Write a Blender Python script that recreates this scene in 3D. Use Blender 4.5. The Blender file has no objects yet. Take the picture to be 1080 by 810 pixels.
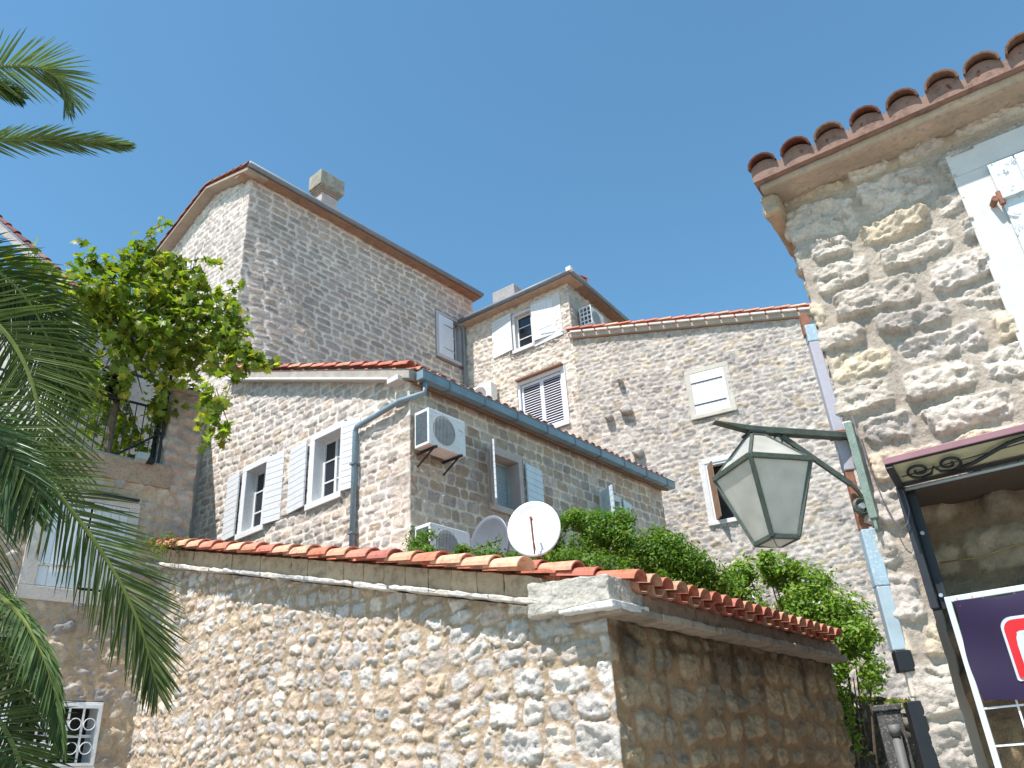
import bpy, math, random
import numpy as np
from mathutils import Vector, Matrix
random.seed(7); np.random.seed(7)
scene = bpy.context.scene
R = math.radians

# ------------------------------------------------------------------ camera
F, CX, CY = 850.0, 540.0, 405.0            # calibrated on a 1080 x 810 frame
_up = np.array([-110, 1655, -850.0]); _up /= np.linalg.norm(_up)
_f = np.array([0, 0, -1.0]); _y = _f - _up * (_f @ _up); _y /= np.linalg.norm(_y); _x = np.cross(_y, _up)
M3 = np.array([_x, _y, _up])               # camera axes in world axes
EYE = np.array([0, 0, 1.6])
cam_d = bpy.data.cameras.new("camera"); cam = bpy.data.objects.new("camera", cam_d)
scene.collection.objects.link(cam)
mw = Matrix.Identity(4)
for i in range(3):
    for j in range(3): mw[i][j] = M3[i][j]
mw.translation = Vector(EYE); cam.matrix_world = mw
cam_d.sensor_width = 36; cam_d.lens = 36 * F / 1080; cam_d.clip_start = .05; cam_d.clip_end = 3000
scene.camera = cam

# ------------------------------------------------------------------ light
SUN_AZ, SUN_EL = 217.6, 61.0
world = bpy.data.worlds.new("World"); scene.world = world; world.use_nodes = True
wn = world.node_tree.nodes; wl = world.node_tree.links
sky = wn.new("ShaderNodeTexSky"); sky.sky_type = 'NISHITA'; sky.sun_disc = False
sky.sun_elevation = R(SUN_EL); sky.sun_rotation = R(SUN_AZ); sky.altitude = 0
sky.air_density = 1.0; sky.dust_density = 0.1; sky.ozone_density = 1.4
wn["Background"].inputs[1].default_value = 0.125
stn = wn.new("ShaderNodeMix"); stn.data_type = 'RGBA'; stn.blend_type = 'MULTIPLY'; stn.inputs[0].default_value = 1
stn.inputs[7].default_value = (.665, .97, .97, 1)          # deep clear-air blue
wl.new(sky.outputs[0], stn.inputs[6]); wl.new(stn.outputs[2], wn["Background"].inputs[0])
sd = bpy.data.lights.new("sun", 'SUN'); sd.energy = 4.2; sd.angle = R(.53); sd.color = (1, .955, .935)
sun = bpy.data.objects.new("sun", sd); scene.collection.objects.link(sun)
sv = Vector((math.sin(R(SUN_AZ)) * math.cos(R(SUN_EL)), math.cos(R(SUN_AZ)) * math.cos(R(SUN_EL)), math.sin(R(SUN_EL))))
sun.rotation_euler = (-sv).to_track_quat('-Z', 'Y').to_euler(); sun.location = sv * 40
scene.view_settings.view_transform = 'Standard'; scene.view_settings.look = 'None'
scene.view_settings.exposure = 0.87; scene.view_settings.gamma = 1
try: scene.view_settings.use_curve_mapping = False
except Exception: pass

# ------------------------------------------------------------------ helpers
def ray(px, py): return M3 @ np.array([px - CX, -(py - CY), -F])
def at(px, py, d):                          # the point d metres away (along the ground) seen at a pixel
    r = ray(px, py); return EYE + r * d / math.hypot(r[0], r[1])

class Fr:                                   # upright frame: u along a wall, z up, h out of the wall
    def __init__(s, P, az):
        a = R(az); s.P = np.array([P[0], P[1]], float); s.az = az
        s.d = np.array([math.sin(a), math.cos(a)]); s.n = np.array([math.cos(a), -math.sin(a)])
    def p(s, u, z, h=0.0):
        q = s.P + s.d * u + s.n * h; return (q[0], q[1], z)
    def sub(s, u, h, turn): return Fr(s.P + s.d * u + s.n * h, s.az + turn)

class MB:
    def __init__(s): s.v = []; s.f = []; s.c = []
    def add(s, vs, fs, col=None):
        b = len(s.v); s.v.extend([tuple(map(float, q)) for q in vs]); s.f.extend([tuple(b + i for i in f) for f in fs])
        s.c.extend([col if col is not None else (1, 1, 1)] * len(vs))
    def box(s, fr, u0, u1, z0, z1, h0, h1, col=None, dz=0.0):   # dz: rise of the u1 end
        vs = [fr.p(u, z + (dz if u == u1 and u0 != u1 else 0), h) for h in (h0, h1) for z in (z0, z1) for u in (u0, u1)]
        s.add(vs, [(0, 1, 3, 2), (4, 6, 7, 5), (0, 4, 5, 1), (2, 3, 7, 6), (0, 2, 6, 4), (1, 5, 7, 3)], col)
        return s
    def hexa(s, vs, col=None):              # eight corners in the box order
        s.add(vs, [(0, 1, 3, 2), (4, 6, 7, 5), (0, 4, 5, 1), (2, 3, 7, 6), (0, 2, 6, 4), (1, 5, 7, 3)], col); return s
    def prism(s, poly, off, col=None):      # a polygon swept by a vector
        n = len(poly); poly = [np.array(q, float) for q in poly]; off = np.array(off, float)
        s.add(poly + [q + off for q in poly], [tuple(range(n))[::-1], tuple(range(n, 2 * n))] + [(i, (i + 1) % n, n + (i + 1) % n, n + i) for i in range(n)], col); return s
    def tube(s, pts, r, n=8, col=None, caps=True):
        pts = [np.array(q, float) for q in pts]; k = len(pts); rr = r if isinstance(r, (list, tuple)) else [r] * k
        ref = np.array([.13, .21, .97]); vs = []; prev = None
        for i, q in enumerate(pts):
            t = pts[min(i + 1, k - 1)] - pts[max(i - 1, 0)]; t /= (np.linalg.norm(t) + 1e-9)
            a = np.cross(t, ref) if prev is None else prev - t * (prev @ t)
            if np.linalg.norm(a) < 1e-4: a = np.cross(t, np.array([1, 0, 0.]))
            a /= np.linalg.norm(a); prev = a; b = np.cross(t, a)
            for j in range(n):
                w = 2 * math.pi * j / n; vs.append(q + rr[i] * (a * math.cos(w) + b * math.sin(w)))
        fs = [(i * n + j, i * n + (j + 1) % n, (i + 1) * n + (j + 1) % n, (i + 1) * n + j) for i in range(k - 1) for j in range(n)]
        if caps: fs += [tuple(range(n))[::-1], tuple((k - 1) * n + j for j in range(n))]
        s.add(vs, fs, col); return s
    def bar(s, a, b, w, t, up=(0, 0, 1), col=None):   # flat bar from a to b, w across 'up', t along it
        a = np.array(a, float); b = np.array(b, float); d = b - a; d /= np.linalg.norm(d)
        sd_ = np.cross(d, np.array(up, float)); sd_ /= (np.linalg.norm(sd_) + 1e-9); uu = np.cross(sd_, d)
        vs = [q + sd_ * x * w / 2 + uu * y * t / 2 for y in (-1, 1) for x in (-1, 1) for q in (a, b)]
        return s.hexa(vs, col)

MATS = {}
def obj(name, mb, mat, parent=None, smooth=False, bevel=0.0):
    if isinstance(mb, MB): v = np.array(mb.v, np.float32); f = mb.f; c = np.array(mb.c, np.float32)
    else: v, f, c = mb
    o = bpy.data.objects.new(name, None) if False else None
    me = bpy.data.meshes.new(name)
    base = np.array(parent_world(parent), np.float32) if parent is not None else np.zeros(3, np.float32)
    vv = v - base
    if isinstance(f, np.ndarray):
        me.vertices.add(len(vv)); me.vertices.foreach_set("co", vv.astype(np.float32).ravel())
        k = f.shape[1]; me.loops.add(f.size); me.loops.foreach_set("vertex_index", f.astype(np.int32).ravel())
        me.polygons.add(len(f)); me.polygons.foreach_set("loop_start", np.arange(0, f.size, k, dtype=np.int32))
        me.update(calc_edges=True)
    else:
        me.from_pydata([tuple(map(float, q)) for q in vv], [], f); me.update()
    if c is not None and len(c) == len(v):
        at_ = me.color_attributes.new("col", 'FLOAT_COLOR', 'POINT')
        cc = np.ones((len(v), 4), np.float32); cc[:, :3] = c[:, :3]; at_.data.foreach_set("color", cc.ravel())
    if smooth: me.polygons.foreach_set("use_smooth", np.ones(len(me.polygons), bool))
    me.materials.append(mat)
    o = bpy.data.objects.new(name, me); scene.collection.objects.link(o)
    if parent is not None: o.parent = parent
    if bevel:
        m = o.modifiers.new("bevel", 'BEVEL'); m.width = bevel; m.segments = 2; m.limit_method = 'ANGLE'
    return o
_TX = {}
def rough(o, lev=3, st=.02, size=.12):
    m = o.modifiers.new("sub", 'SUBSURF'); m.subdivision_type = 'SIMPLE'; m.levels = m.render_levels = lev
    if size not in _TX:
        t = bpy.data.textures.new("grain", 'CLOUDS'); t.noise_scale = size; t.noise_depth = 3; _TX[size] = t
    d = o.modifiers.new("disp", 'DISPLACE'); d.texture = _TX[size]; d.strength = st; d.mid_level = .5; d.texture_coords = 'GLOBAL'
    return o
def parent_world(p):
    q = Vector((0, 0, 0))
    while p is not None: q += Vector(p.location); p = p.parent
    return q
def thing(name, label, cat, loc=(0, 0, 0), group=None):
    o = bpy.data.objects.new(name, None); scene.collection.objects.link(o)
    o.location = Vector([float(x) for x in loc]); o.empty_display_size = .2; o['label'] = label; o['category'] = cat
    if group: o['group'] = group
    return o
def tag(o, label, cat, group=None):
    o['label'] = label; o['category'] = cat
    if group: o['group'] = group
    return o

# numpy value noise
_T = np.random.RandomState(3).rand(256, 256) * 2 - 1
def vn(x, y, s=0):
    x = x + s * 17.31; y = y + s * 9.73
    xi = np.floor(x).astype(int); yi = np.floor(y).astype(int); fx = x - xi; fy = y - yi
    fx = fx * fx * (3 - 2 * fx); fy = fy * fy * (3 - 2 * fy)
    a = _T[xi & 255, yi & 255]; b = _T[(xi + 1) & 255, yi & 255]; c = _T[xi & 255, (yi + 1) & 255]; d = _T[(xi + 1) & 255, (yi + 1) & 255]
    return (a * (1 - fx) + b * fx) * (1 - fy) + (c * (1 - fx) + d * fx) * fy
def fbm(x, y, s=0, o=4):
    t = 0; a = 1.; n = 0
    for i in range(o): t = t + a * vn(x, y, s + i * 3); n += a; a *= .5; x = x * 2.03; y = y * 2.03
    return t / n
def sst(a, b, x):
    t = np.clip((x - a) / (b - a), 0, 1); return t * t * (3 - 2 * t)

# ------------------------------------------------------------------ materials
def mat_new(name):
    m = bpy.data.materials.new(name); m.use_nodes = True; n = m.node_tree.nodes; l = m.node_tree.links
    return m, n, l, n["Principled BSDF"]
def nnoise(n, l, scale, detail=4, rough=.6, vec=None, dist=0):
    t = n.new("ShaderNodeTexNoise"); t.inputs["Scale"].default_value = scale; t.inputs["Detail"].default_value = detail
    t.inputs["Roughness"].default_value = rough; t.inputs["Distortion"].default_value = dist
    if vec is None:
        g = n.new("ShaderNodeNewGeometry"); vec = g.outputs["Position"]
    l.new(vec, t.inputs["Vector"]); return t
def nramp(n, l, fac, stops):
    r = n.new("ShaderNodeValToRGB"); cr = r.color_ramp
    while len(cr.elements) > len(stops): cr.elements.remove(cr.elements[-1])
    while len(cr.elements) < len(stops): cr.elements.new(.5)
    for e, (p, c) in zip(cr.elements, stops): e.position = p; e.color = (*c, 1) if len(c) == 3 else c
    l.new(fac, r.inputs[0]); return r
def nmix(n, l, mode, fac, a, b):
    m = n.new("ShaderNodeMix"); m.data_type = 'RGBA'; m.blend_type = mode
    for s, v in ((m.inputs[0], fac), (m.inputs[6], a), (m.inputs[7], b)):
        if hasattr(v, 'links') or hasattr(v, 'is_linked'): l.new(v, s)
        else: s.default_value = v if not isinstance(v, tuple) else ((*v, 1) if len(v) == 3 else v)
    return m.outputs[2]
def nbump(n, l, h, strength, dist, prev=None):
    b = n.new("ShaderNodeBump"); b.inputs["Strength"].default_value = strength; b.inputs["Distance"].default_value = dist
    l.new(h, b.inputs["Height"])
    if prev is not None: l.new(prev, b.inputs["Normal"])
    return b.outputs[0]

def mat_stone(name, fine=1.0, bump=.006, streak=None):
    m, n, l, b = mat_new(name)
    a = n.new("ShaderNodeAttribute"); a.attribute_name = "col"
    n1 = nnoise(n, l, 9 * fine, 6, .7); n2 = nnoise(n, l, 55 * fine, 5, .75); n3 = nnoise(n, l, 1.1, 4, .6)
    r1 = nramp(n, l, n1.outputs[0], [(.3, (.72, .70, .67)), (.52, (1, 1, 1)), (.72, (1.12, 1.08, 1.0))])
    r2 = nramp(n, l, n2.outputs[0], [(.30, (.62, .60, .58)), (.48, (1, 1, 1)), (.75, (1.1, 1.1, 1.1))])
    r3 = nramp(n, l, n3.outputs[0], [(.35, (.86, .84, .82)), (.6, (1.04, 1.03, 1.0))])
    c = nmix(n, l, 'MULTIPLY', .9, a.outputs[0], r1.outputs[0]); c = nmix(n, l, 'MULTIPLY', .8, c, r2.outputs[0]); c = nmix(n, l, 'MULTIPLY', 1., c, r3.outputs[0])
    l.new(c, b.inputs["Base Color"]); b.inputs["Roughness"].default_value = .95
    b.inputs["Specular IOR Level"].default_value = .2
    k = nbump(n, l, n1.outputs[0], .8, bump * 4 / fine); k = nbump(n, l, n2.outputs[0], 1.0, bump * 1.6 / fine, k)
    l.new(k, b.inputs["Normal"]); return m
def mat_plain(name, col, rough=.7, var=.12, scale=6, bump=.0015, metal=0, spec=.4, dirt=None):
    m, n, l, b = mat_new(name)
    n1 = nnoise(n, l, scale, 5, .65); n2 = nnoise(n, l, scale * 9, 4, .6)
    lo = tuple(x * (1 - var) for x in col); hi = tuple(min(1, x * (1 + var)) for x in col)
    r = nramp(n, l, n1.outputs[0], [(.3, lo), (.7, hi)]); c = r.outputs[0]
    if dirt:
        r2 = nramp(n, l, n2.outputs[0], [(.52, (0, 0, 0)), (.7, (1, 1, 1))]); c = nmix(n, l, 'MIX', r2.outputs[0], c, dirt)
    l.new(c, b.inputs["Base Color"]); b.inputs["Roughness"].default_value = rough; b.inputs["Metallic"].default_value = metal
    b.inputs["Specular IOR Level"].default_value = spec
    if bump: l.new(nbump(n, l, n2.outputs[0], .6, bump), b.inputs["Normal"])
    return m
def mat_attr(name, rough=.85, scale=14, bump=.003, dark=(.55, .5, .48)):   # per-piece colour with weathering
    m, n, l, b = mat_new(name); a = n.new("ShaderNodeAttribute"); a.attribute_name = "col"
    n1 = nnoise(n, l, scale, 6, .7); n2 = nnoise(n, l, scale * 5, 4, .6)
    r = nramp(n, l, n1.outputs[0], [(.3, dark), (.5, (1, 1, 1)), (.75, (1.15, 1.12, 1.1))])
    l.new(nmix(n, l, 'MULTIPLY', 1., a.outputs[0], r.outputs[0]), b.inputs["Base Color"]); b.inputs["Roughness"].default_value = rough
    b.inputs["Specular IOR Level"].default_value = .25
    l.new(nbump(n, l, n2.outputs[0], .7, bump), b.inputs["Normal"]); return m
def mat_leaf(name, rough=.45, trans=.35, tint=(1.6, 1.9, .5)):
    m, n, l, b = mat_new(name); a = n.new("ShaderNodeAttribute"); a.attribute_name = "col"
    n1 = nnoise(n, l, 18, 3, .6); r = nramp(n, l, n1.outputs[0], [(.3, (.75, .78, .7)), (.7, (1.2, 1.15, 1.1))])
    c = nmix(n, l, 'MULTIPLY', 1., a.outputs[0], r.outputs[0])
    l.new(c, b.inputs["Base Color"]); b.inputs["Roughness"].default_value = rough; b.inputs["Specular IOR Level"].default_value = .2
    t = n.new("ShaderNodeBsdfTranslucent"); l.new(nmix(n, l, 'MULTIPLY', 1., c, tint), t.inputs[0])
    mx = n.new("ShaderNodeMixShader"); mx.inputs[0].default_value = trans
    l.new(b.outputs[0], mx.inputs[1]); l.new(t.outputs[0], mx.inputs[2]); l.new(mx.outputs[0], n["Material Output"].inputs[0]); return m
def mat_peel(name, paint, wood, amount=.58, scale=5, rough=.7):    # old paint flaking off boards
    m, n, l, b = mat_new(name)
    n1 = nnoise(n, l, scale, 8, .75, dist=.4); n2 = nnoise(n, l, scale * 8, 4, .6)
    msk = nramp(n, l, n1.outputs[0], [(amount, (0, 0, 0)), (amount + .02, (1, 1, 1))])
    rp = nramp(n, l, n2.outputs[0], [(.3, tuple(x * .88 for x in paint)), (.7, paint)])
    rw = nramp(n, l, n2.outputs[0], [(.3, tuple(x * .6 for x in wood)), (.7, wood)])
    l.new(nmix(n, l, 'MIX', msk.outputs[0], rp.outputs[0], rw.outputs[0]), b.inputs["Base Color"]); b.inputs["Roughness"].default_value = rough
    inv = n.new("ShaderNodeMath"); inv.operation = 'SUBTRACT'; inv.inputs[0].default_value = 1; l.new(msk.outputs[0], inv.inputs[1])
    l.new(nbump(n, l, inv.outputs[0], .8, .002), b.inputs["Normal"]); return m

STONE = mat_stone("limestone"); STONE_FAR = mat_stone("limestone_far", .7, .008)
PLAST = mat_plain("pale_plaster", (.60, .57, .52), .95, .12, 3, .004)
PLAST_W = mat_plain("white_plaster", (.62, .60, .57), .95, .08, 3, .003, dirt=(.5, .46, .4))
CEM = mat_plain("weathered_cement", (.42, .38, .33), .95, .3, 4, .006, dirt=(.22, .19, .16))
CORE = mat_plain("old_render", (.40, .36, .31), .95, .15, 2, .004)
WHITE = mat_plain("white_paint", (.70, .70, .70), .55, .05, 5, .0008, dirt=(.52, .50, .46))
WHITE_OLD = mat_peel("old_white_paint", (.72, .73, .73), (.35, .32, .28), .66, 6)
BLUE_OLD = mat_peel("pale_blue_flaking_paint", (.56, .63, .65), (.30, .28, .27), .565, 11)
LILAC = mat_plain("lilac_white_paint", (.68, .67, .72), .6, .06, 5, .001, dirt=(.52, .50, .46))
SHUT_B = mat_plain("pale_blue_paint", (.56, .66, .70), .55, .07, 5, .001, dirt=(.52, .50, .46))
SHUT_W = mat_plain("bluish_white_paint", (.68, .69, .70), .5, .05, 5, .001, dirt=(.52, .50, .46))
GUT = mat_plain("blue_grey_metal", (.17, .24, .275), .45, .18, 4, .0006, spec=.5, dirt=(.24, .32, .35))
GUT_D = mat_plain("dark_grey_metal", (.17, .19, .21), .5, .15, 4, .0006)
WOODO = mat_plain("orange_brown_boards", (.27, .165, .105), .75, .25, 5, .002)
WOODB = mat_plain("brown_wood", (.22, .12, .07), .7, .25, 6, .002)
TILE = mat_attr("terracotta"); 
GLASSD = mat_plain("dark_window_glass", (.018, .022, .028), .08, .2, 2, 0, spec=.6)
DARK = mat_plain("dark_interior", (.03, .028, .026), .9, .2, 3, 0)
CURT = mat_plain("net_curtain", (.30, .32, .33), .9, .3, 30, .002)
IRON = mat_plain("black_iron", (.018, .02, .024), .5, .25, 12, .001)
ACW = mat_plain("cream_white_casing", (.72, .71, .67), .45, .04, 4, .0004, dirt=(.52, .50, .46))
ACG = mat_plain("grille_grey", (.40, .40, .38), .5, .1, 8, 0)
GREEN_M = mat_plain("green_painted_iron", (.055, .068, .052), .5, .25, 16, .0015, spec=.3, dirt=(.14, .16, .13))
GREEN_L = mat_plain("sage_green_paint", (.15, .21, .165), .6, .25, 20, .002, dirt=(.36, .38, .34))
MAUVE = mat_peel("mauve_grey_pipe_paint", (.40, .38, .41), (.32, .18, .13), .68, 7)
PBLUE = mat_plain("sky_blue_pipe_paint", (.30, .40, .45), .5, .12, 7, .001, dirt=(.5, .58, .6))
RUST = mat_plain("rusty_metal", (.24, .10, .06), .8, .4, 18, .003, dirt=(.36, .18, .1))
GALV = mat_plain("galvanised_metal", (.40, .46, .48), .4, .15, 6, .0005, metal=.3)
CONC = mat_plain("grey_concrete", (.34, .33, .31), .9, .2, 5, .004, dirt=(.18, .18, .17))
PINK = mat_plain("faded_pink_metal", (.28, .14, .15), .5, .12, 5, .0006)
CREAM_P = mat_plain("yellowed_panel", (.42, .41, .26), .6, .15, 4, .0005)
BLACKP = mat_plain("black_plastic", (.012, .012, .014), .4, .2, 5, 0)
BARK = mat_plain("bark", (.14, .10, .07), .95, .35, 14, .01)
RIM = mat_plain("dish_white", (.82, .82, .82), .35, .03, 3, 0)
DISHG = mat_plain("dish_grey", (.15, .16, .18), .4, .1, 3, 0)
TILE_COLS = [(.50, .17, .10), (.55, .21, .13), (.46, .15, .10), (.56, .27, .17), (.60, .33, .21), (.42, .15, .11), (.52, .19, .13)]

# ------------------------------------------------------------------ stone walls
def S(seed, row, wid, joint, warp=.02, p=3, relief=.02, rough=.01, depth=.012, edge=.02, shrink=.15, rot=6, pal=None, mort=(.5, .45, .4), pillow=.5, wavy=.05, wfun=None, var=.12, chink=0, streak=0, strata=0, facet=0):
    return dict(locals())
def facet(u, z, sc, seed):                 # chipped planes: each little cell of the face leans its own way
    x = u / sc; y = z / (sc * .62); xi = np.floor(x).astype(int); yi = np.floor(y).astype(int); bd = np.full(u.shape, 9.); out = np.zeros(u.shape)
    for dx in (-1, 0, 1):
        for dy in (-1, 0, 1):
            a = (xi + dx + seed * 7) & 255; b = (yi + dy + seed * 13) & 255
            px = x - (xi + dx + .5 + .45 * _T[a, b]); py = y - (yi + dy + .5 + .45 * _T[b, a]); d = px * px + py * py; m = d < bd
            bd = np.where(m, d, bd); out = np.where(m, px * _T[(a + 31) & 255, b] + py * 1.3 * _T[a, (b + 57) & 255] + .5 * _T[(a + 91) & 255, (b + 17) & 255], out)
    return out
def cells(u, uw, zw, st, um, uM):
    rs = np.random.RandomState(st['seed']); zb = [zw.min() - .3]
    while zb[-1] < zw.max() + .3: zb.append(zb[-1] + rs.uniform(*st['row']))
    best = np.full(u.shape, -1.0); nrm = np.full(u.shape, 0.0); rel = np.zeros(u.shape); tl = np.zeros(u.shape)
    col = np.zeros(u.shape + (3,)); pal = np.array(st['pal'])
    for r in range(len(zb) - 1):
        idx = np.where((zw > zb[r] - .03) & (zw < zb[r + 1] + .03))[0]
        e = [um - rs.rand() * .3]
        while e[-1] < uM:
            k = st['wfun'](e[-1], zb[r]) if st['wfun'] else 1
            e.append(e[-1] + rs.uniform(*st['wid']) * k)
        e = np.array(e); N = len(e) - 1; H = zb[r + 1] - zb[r]; j = st['joint']; sh = st['shrink']
        a = (e[1:] - e[:-1]) / 2 * (1 - sh * rs.rand(N)) - j / 2; b = H / 2 * (1 - sh * 1.2 * rs.rand(N) ** 1.5) - j / 2
        a = np.maximum(a, .012); b = np.maximum(b, .012)
        cx = (e[1:] + e[:-1]) / 2; cz = (zb[r] + zb[r + 1]) / 2 + (H / 2 - j / 2 - b) * rs.uniform(-1, 1, N)
        ro = np.radians(rs.uniform(-1, 1, N) * st['rot']); pp = st['p'] * rs.uniform(.7, 1.6, N); skew = rs.uniform(-.22, .22, N)
        cc = pal[rs.randint(len(pal), size=N)] * (1 + st['var'] * rs.uniform(-1, 1, (N, 1)))
        rr = st['relief'] * rs.uniform(.2, 1.3, N); t1 = rs.uniform(-1, 1, N) * .10; t2 = rs.uniform(-1, 1, N) * .14
        if len(idx) == 0: continue
        x = uw[idx]; y = zw[idx]; k0 = np.searchsorted(e, x) - 1
        for dk in (-1, 0, 1):
            k = np.clip(k0 + dk, 0, N - 1); dx = x - cx[k]; dy = y - cz[k]; c = np.cos(ro[k]); s_ = np.sin(ro[k])
            X = dx * c + dy * s_; Y = -dx * s_ + dy * c; X = X + skew[k] * Y
            q = (np.abs(X / a[k]) ** pp[k] + np.abs(Y / b[k]) ** pp[k]) ** (1 / pp[k])
            mn = np.minimum(a[k], b[k]); sdv = (1 - q) * mn; up = sdv > best[idx]; w = idx[up]
            best[w] = sdv[up]; nrm[w] = (1 - q)[up]; rel[w] = rr[k][up]; tl[w] = (X * t1[k] + Y * t2[k])[up]; col[w] = cc[k][up]
    return best, nrm, rel, tl, col
def field(u, z, st):
    u = u.astype(float); z = z.astype(float)
    uw = u + st['warp'] * fbm(u * 3.1, z * 3.1, 1, 3) + st['warp'] * .4 * fbm(u * 13, z * 13, 21, 3)
    zw = z + st['warp'] * fbm(u * 3.1, z * 3.1, 5, 3) + st['wavy'] * vn(u * .6, z * .5, 8) + st['warp'] * .4 * fbm(u * 13, z * 13, 25, 3)
    um, uM = uw.min() - .5, uw.max() + .5
    best, nrm, rel, tl, col = cells(u, uw, zw, st, um, uM)
    if st.get('chink'):
        k = st['chink']; s2 = dict(st); s2.update(seed=st['seed'] + 500, row=(.045 * k, .085 * k), wid=(.05 * k, .14 * k), joint=.010, shrink=.5, wfun=None, relief=st['relief'] * .6)
        b2, n2, r2, t2_, c2 = cells(u, uw, zw, s2, um, uM); b2 = np.minimum(b2, -best - .012); m = b2 > np.minimum(best, 0)
        best = np.where(m, b2, best); nrm = np.where(m, n2, nrm); rel = np.where(m, r2, rel); tl = np.where(m, t2_, tl); col = np.where(m[:, None], c2, col)
    f1 = fbm(u * 9, z * 13, 31, 4); f2 = fbm(u * 34, z * 46, 41, 4); rid = 1 - 2 * np.abs(fbm(u * 7, z * 12, 51, 4)) if not st.get('strata') else 1.0 * (1 - 2.2 * np.abs(fbm(u * 4 + z * 1.5, z * 10 - u * 3, 51, 5))) + .7 * fbm(u * 22, z * 30, 57, 3)
    s = best + .006 * f2 + .006 * f1
    fc = st['facet'] * (facet(uw, zw, .13, 3) + .55 * facet(uw + zw * .3, zw, .055, 9)) if st.get('facet') else 0
    t = sst(0, st['edge'], s)
    h = -st['depth'] * (1 - sst(-.010, .004, s)) + t * (fc + rel + tl + st['pillow'] * rel * np.sqrt(np.clip(nrm, 0, 1))) \
        + t * st['rough'] * (1.0 * f1 + 1.1 * rid - .5 + .6 * f2) + (1 - t) * st['rough'] * .35 * (f2 + .6 * f1)
    tm = sst(-.003, .005, s)[..., None]
    cs = col * (1 + .20 * f1 + .14 * f2)[..., None]
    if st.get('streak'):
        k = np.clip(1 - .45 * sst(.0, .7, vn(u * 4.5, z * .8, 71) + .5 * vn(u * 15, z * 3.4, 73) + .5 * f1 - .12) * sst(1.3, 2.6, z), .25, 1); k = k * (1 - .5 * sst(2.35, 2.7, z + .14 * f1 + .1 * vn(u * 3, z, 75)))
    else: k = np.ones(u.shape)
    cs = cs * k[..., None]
    cm = k[..., None] * np.array(st['mort']) * (1 + .14 * fbm(u * 2, z * 2, 61, 4) + .12 * f2)[..., None]
    return h, np.clip((cs * tm + cm * (1 - tm)) * np.array([1.085, 1.015, .955]), 0, 1)

def wall(name, parent, fL, fR, uL, uR, z0, ztop, step, styL, styR=None, holes=(), mat=None, hoff=None, styC=None, uc_=-1.0):
    """one displaced sheet along frame fL (u<0, or all of it) and fR (u>0), meeting at u=0"""
    us = []
    if uL < 0: us += list(np.linspace(uL, 0, max(2, int(-uL / step) + 1))[:-1])
    if uR > 0: us += list(np.linspace(max(uL, 0), uR, int((uR - max(uL, 0)) / step) + 1))
    else: us.append(0)
    us = np.array(us); zmax = max(ztop(x) for x in us); zs = np.arange(z0, zmax + step, step)
    zt = np.array([ztop(x) for x in us]); U, Z = np.meshgrid(us, zs, indexing='ij'); Zc = np.minimum(Z, zt[:, None])
    uf = U.ravel(); zf = Zc.ravel(); h, c = field(uf, zf, styL)
    if styR is not None:
        m = uf > 0.0; h2, c2 = field(uf[m], zf[m], styR); h[m] = h2; c[m] = c2
    if styC is not None:
        m = (uf <= 0.0) & (uf > uc_ + .18 * vn(zf * 4, zf * 0, 5)); h2, c2 = field(uf[m], zf[m], styC); h[m] = h2; c[m] = c2
    if uL < 0 < uR and fR is not None: h = h * (.45 + .55 * sst(0, .09, np.abs(uf)))
    if hoff is not None: h = h + hoff(uf, zf)
    L = uf < 0; P = np.zeros((len(uf), 3))
    for msk, fr in ((L, fL), (~L, fR if fR is not None else fL)):
        P[msk, :2] = fr.P + fr.d * uf[msk, None] + fr.n * h[msk, None]
    if fR is not None and uL < 0 < uR:      # mitre at the corner
        mt = (fL.n + fR.n); mt = mt / (1 + fL.n @ fR.n); k = np.abs(uf) < 1e-9
        P[k, :2] = fL.P + mt * h[k, None]
    P[:, 2] = zf
    nz = len(zs); I = np.arange(len(us) - 1)[:, None] * nz + np.arange(nz - 1)[None]
    q = np.stack([I, I + nz, I + nz + 1, I + 1], -1).reshape(-1, 4)
    zl = Z[:-1, :-1].ravel(); keep = (zl < np.maximum(zt[:-1], zt[1:])[:, None].repeat(nz - 1, 1).ravel() - 1e-6)
    uc = ((us[:-1] + us[1:]) / 2)[:, None].repeat(nz - 1, 1).ravel(); zc = zl + step / 2
    for (a, b, c0, d) in holes: keep &= ~((uc > a) & (uc < b) & (zc > c0) & (zc < d))
    return obj(name, (P, q[keep], c), mat or STONE, parent, smooth=False)

LIME = [(.56, .52, .46), (.50, .47, .43), (.60, .56, .50), (.44, .42, .40), (.54, .47, .38), (.48, .43, .38)]
GREYL = [(.44, .42, .40), (.38, .37, .37), (.50, .48, .45), (.36, .34, .33), (.46, .41, .36)]
WHITEST = [(.60, .59, .57), (.54, .53, .52), (.50, .50, .50), (.62, .58, .52), (.46, .43, .40), (.58, .50, .45)]

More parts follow.
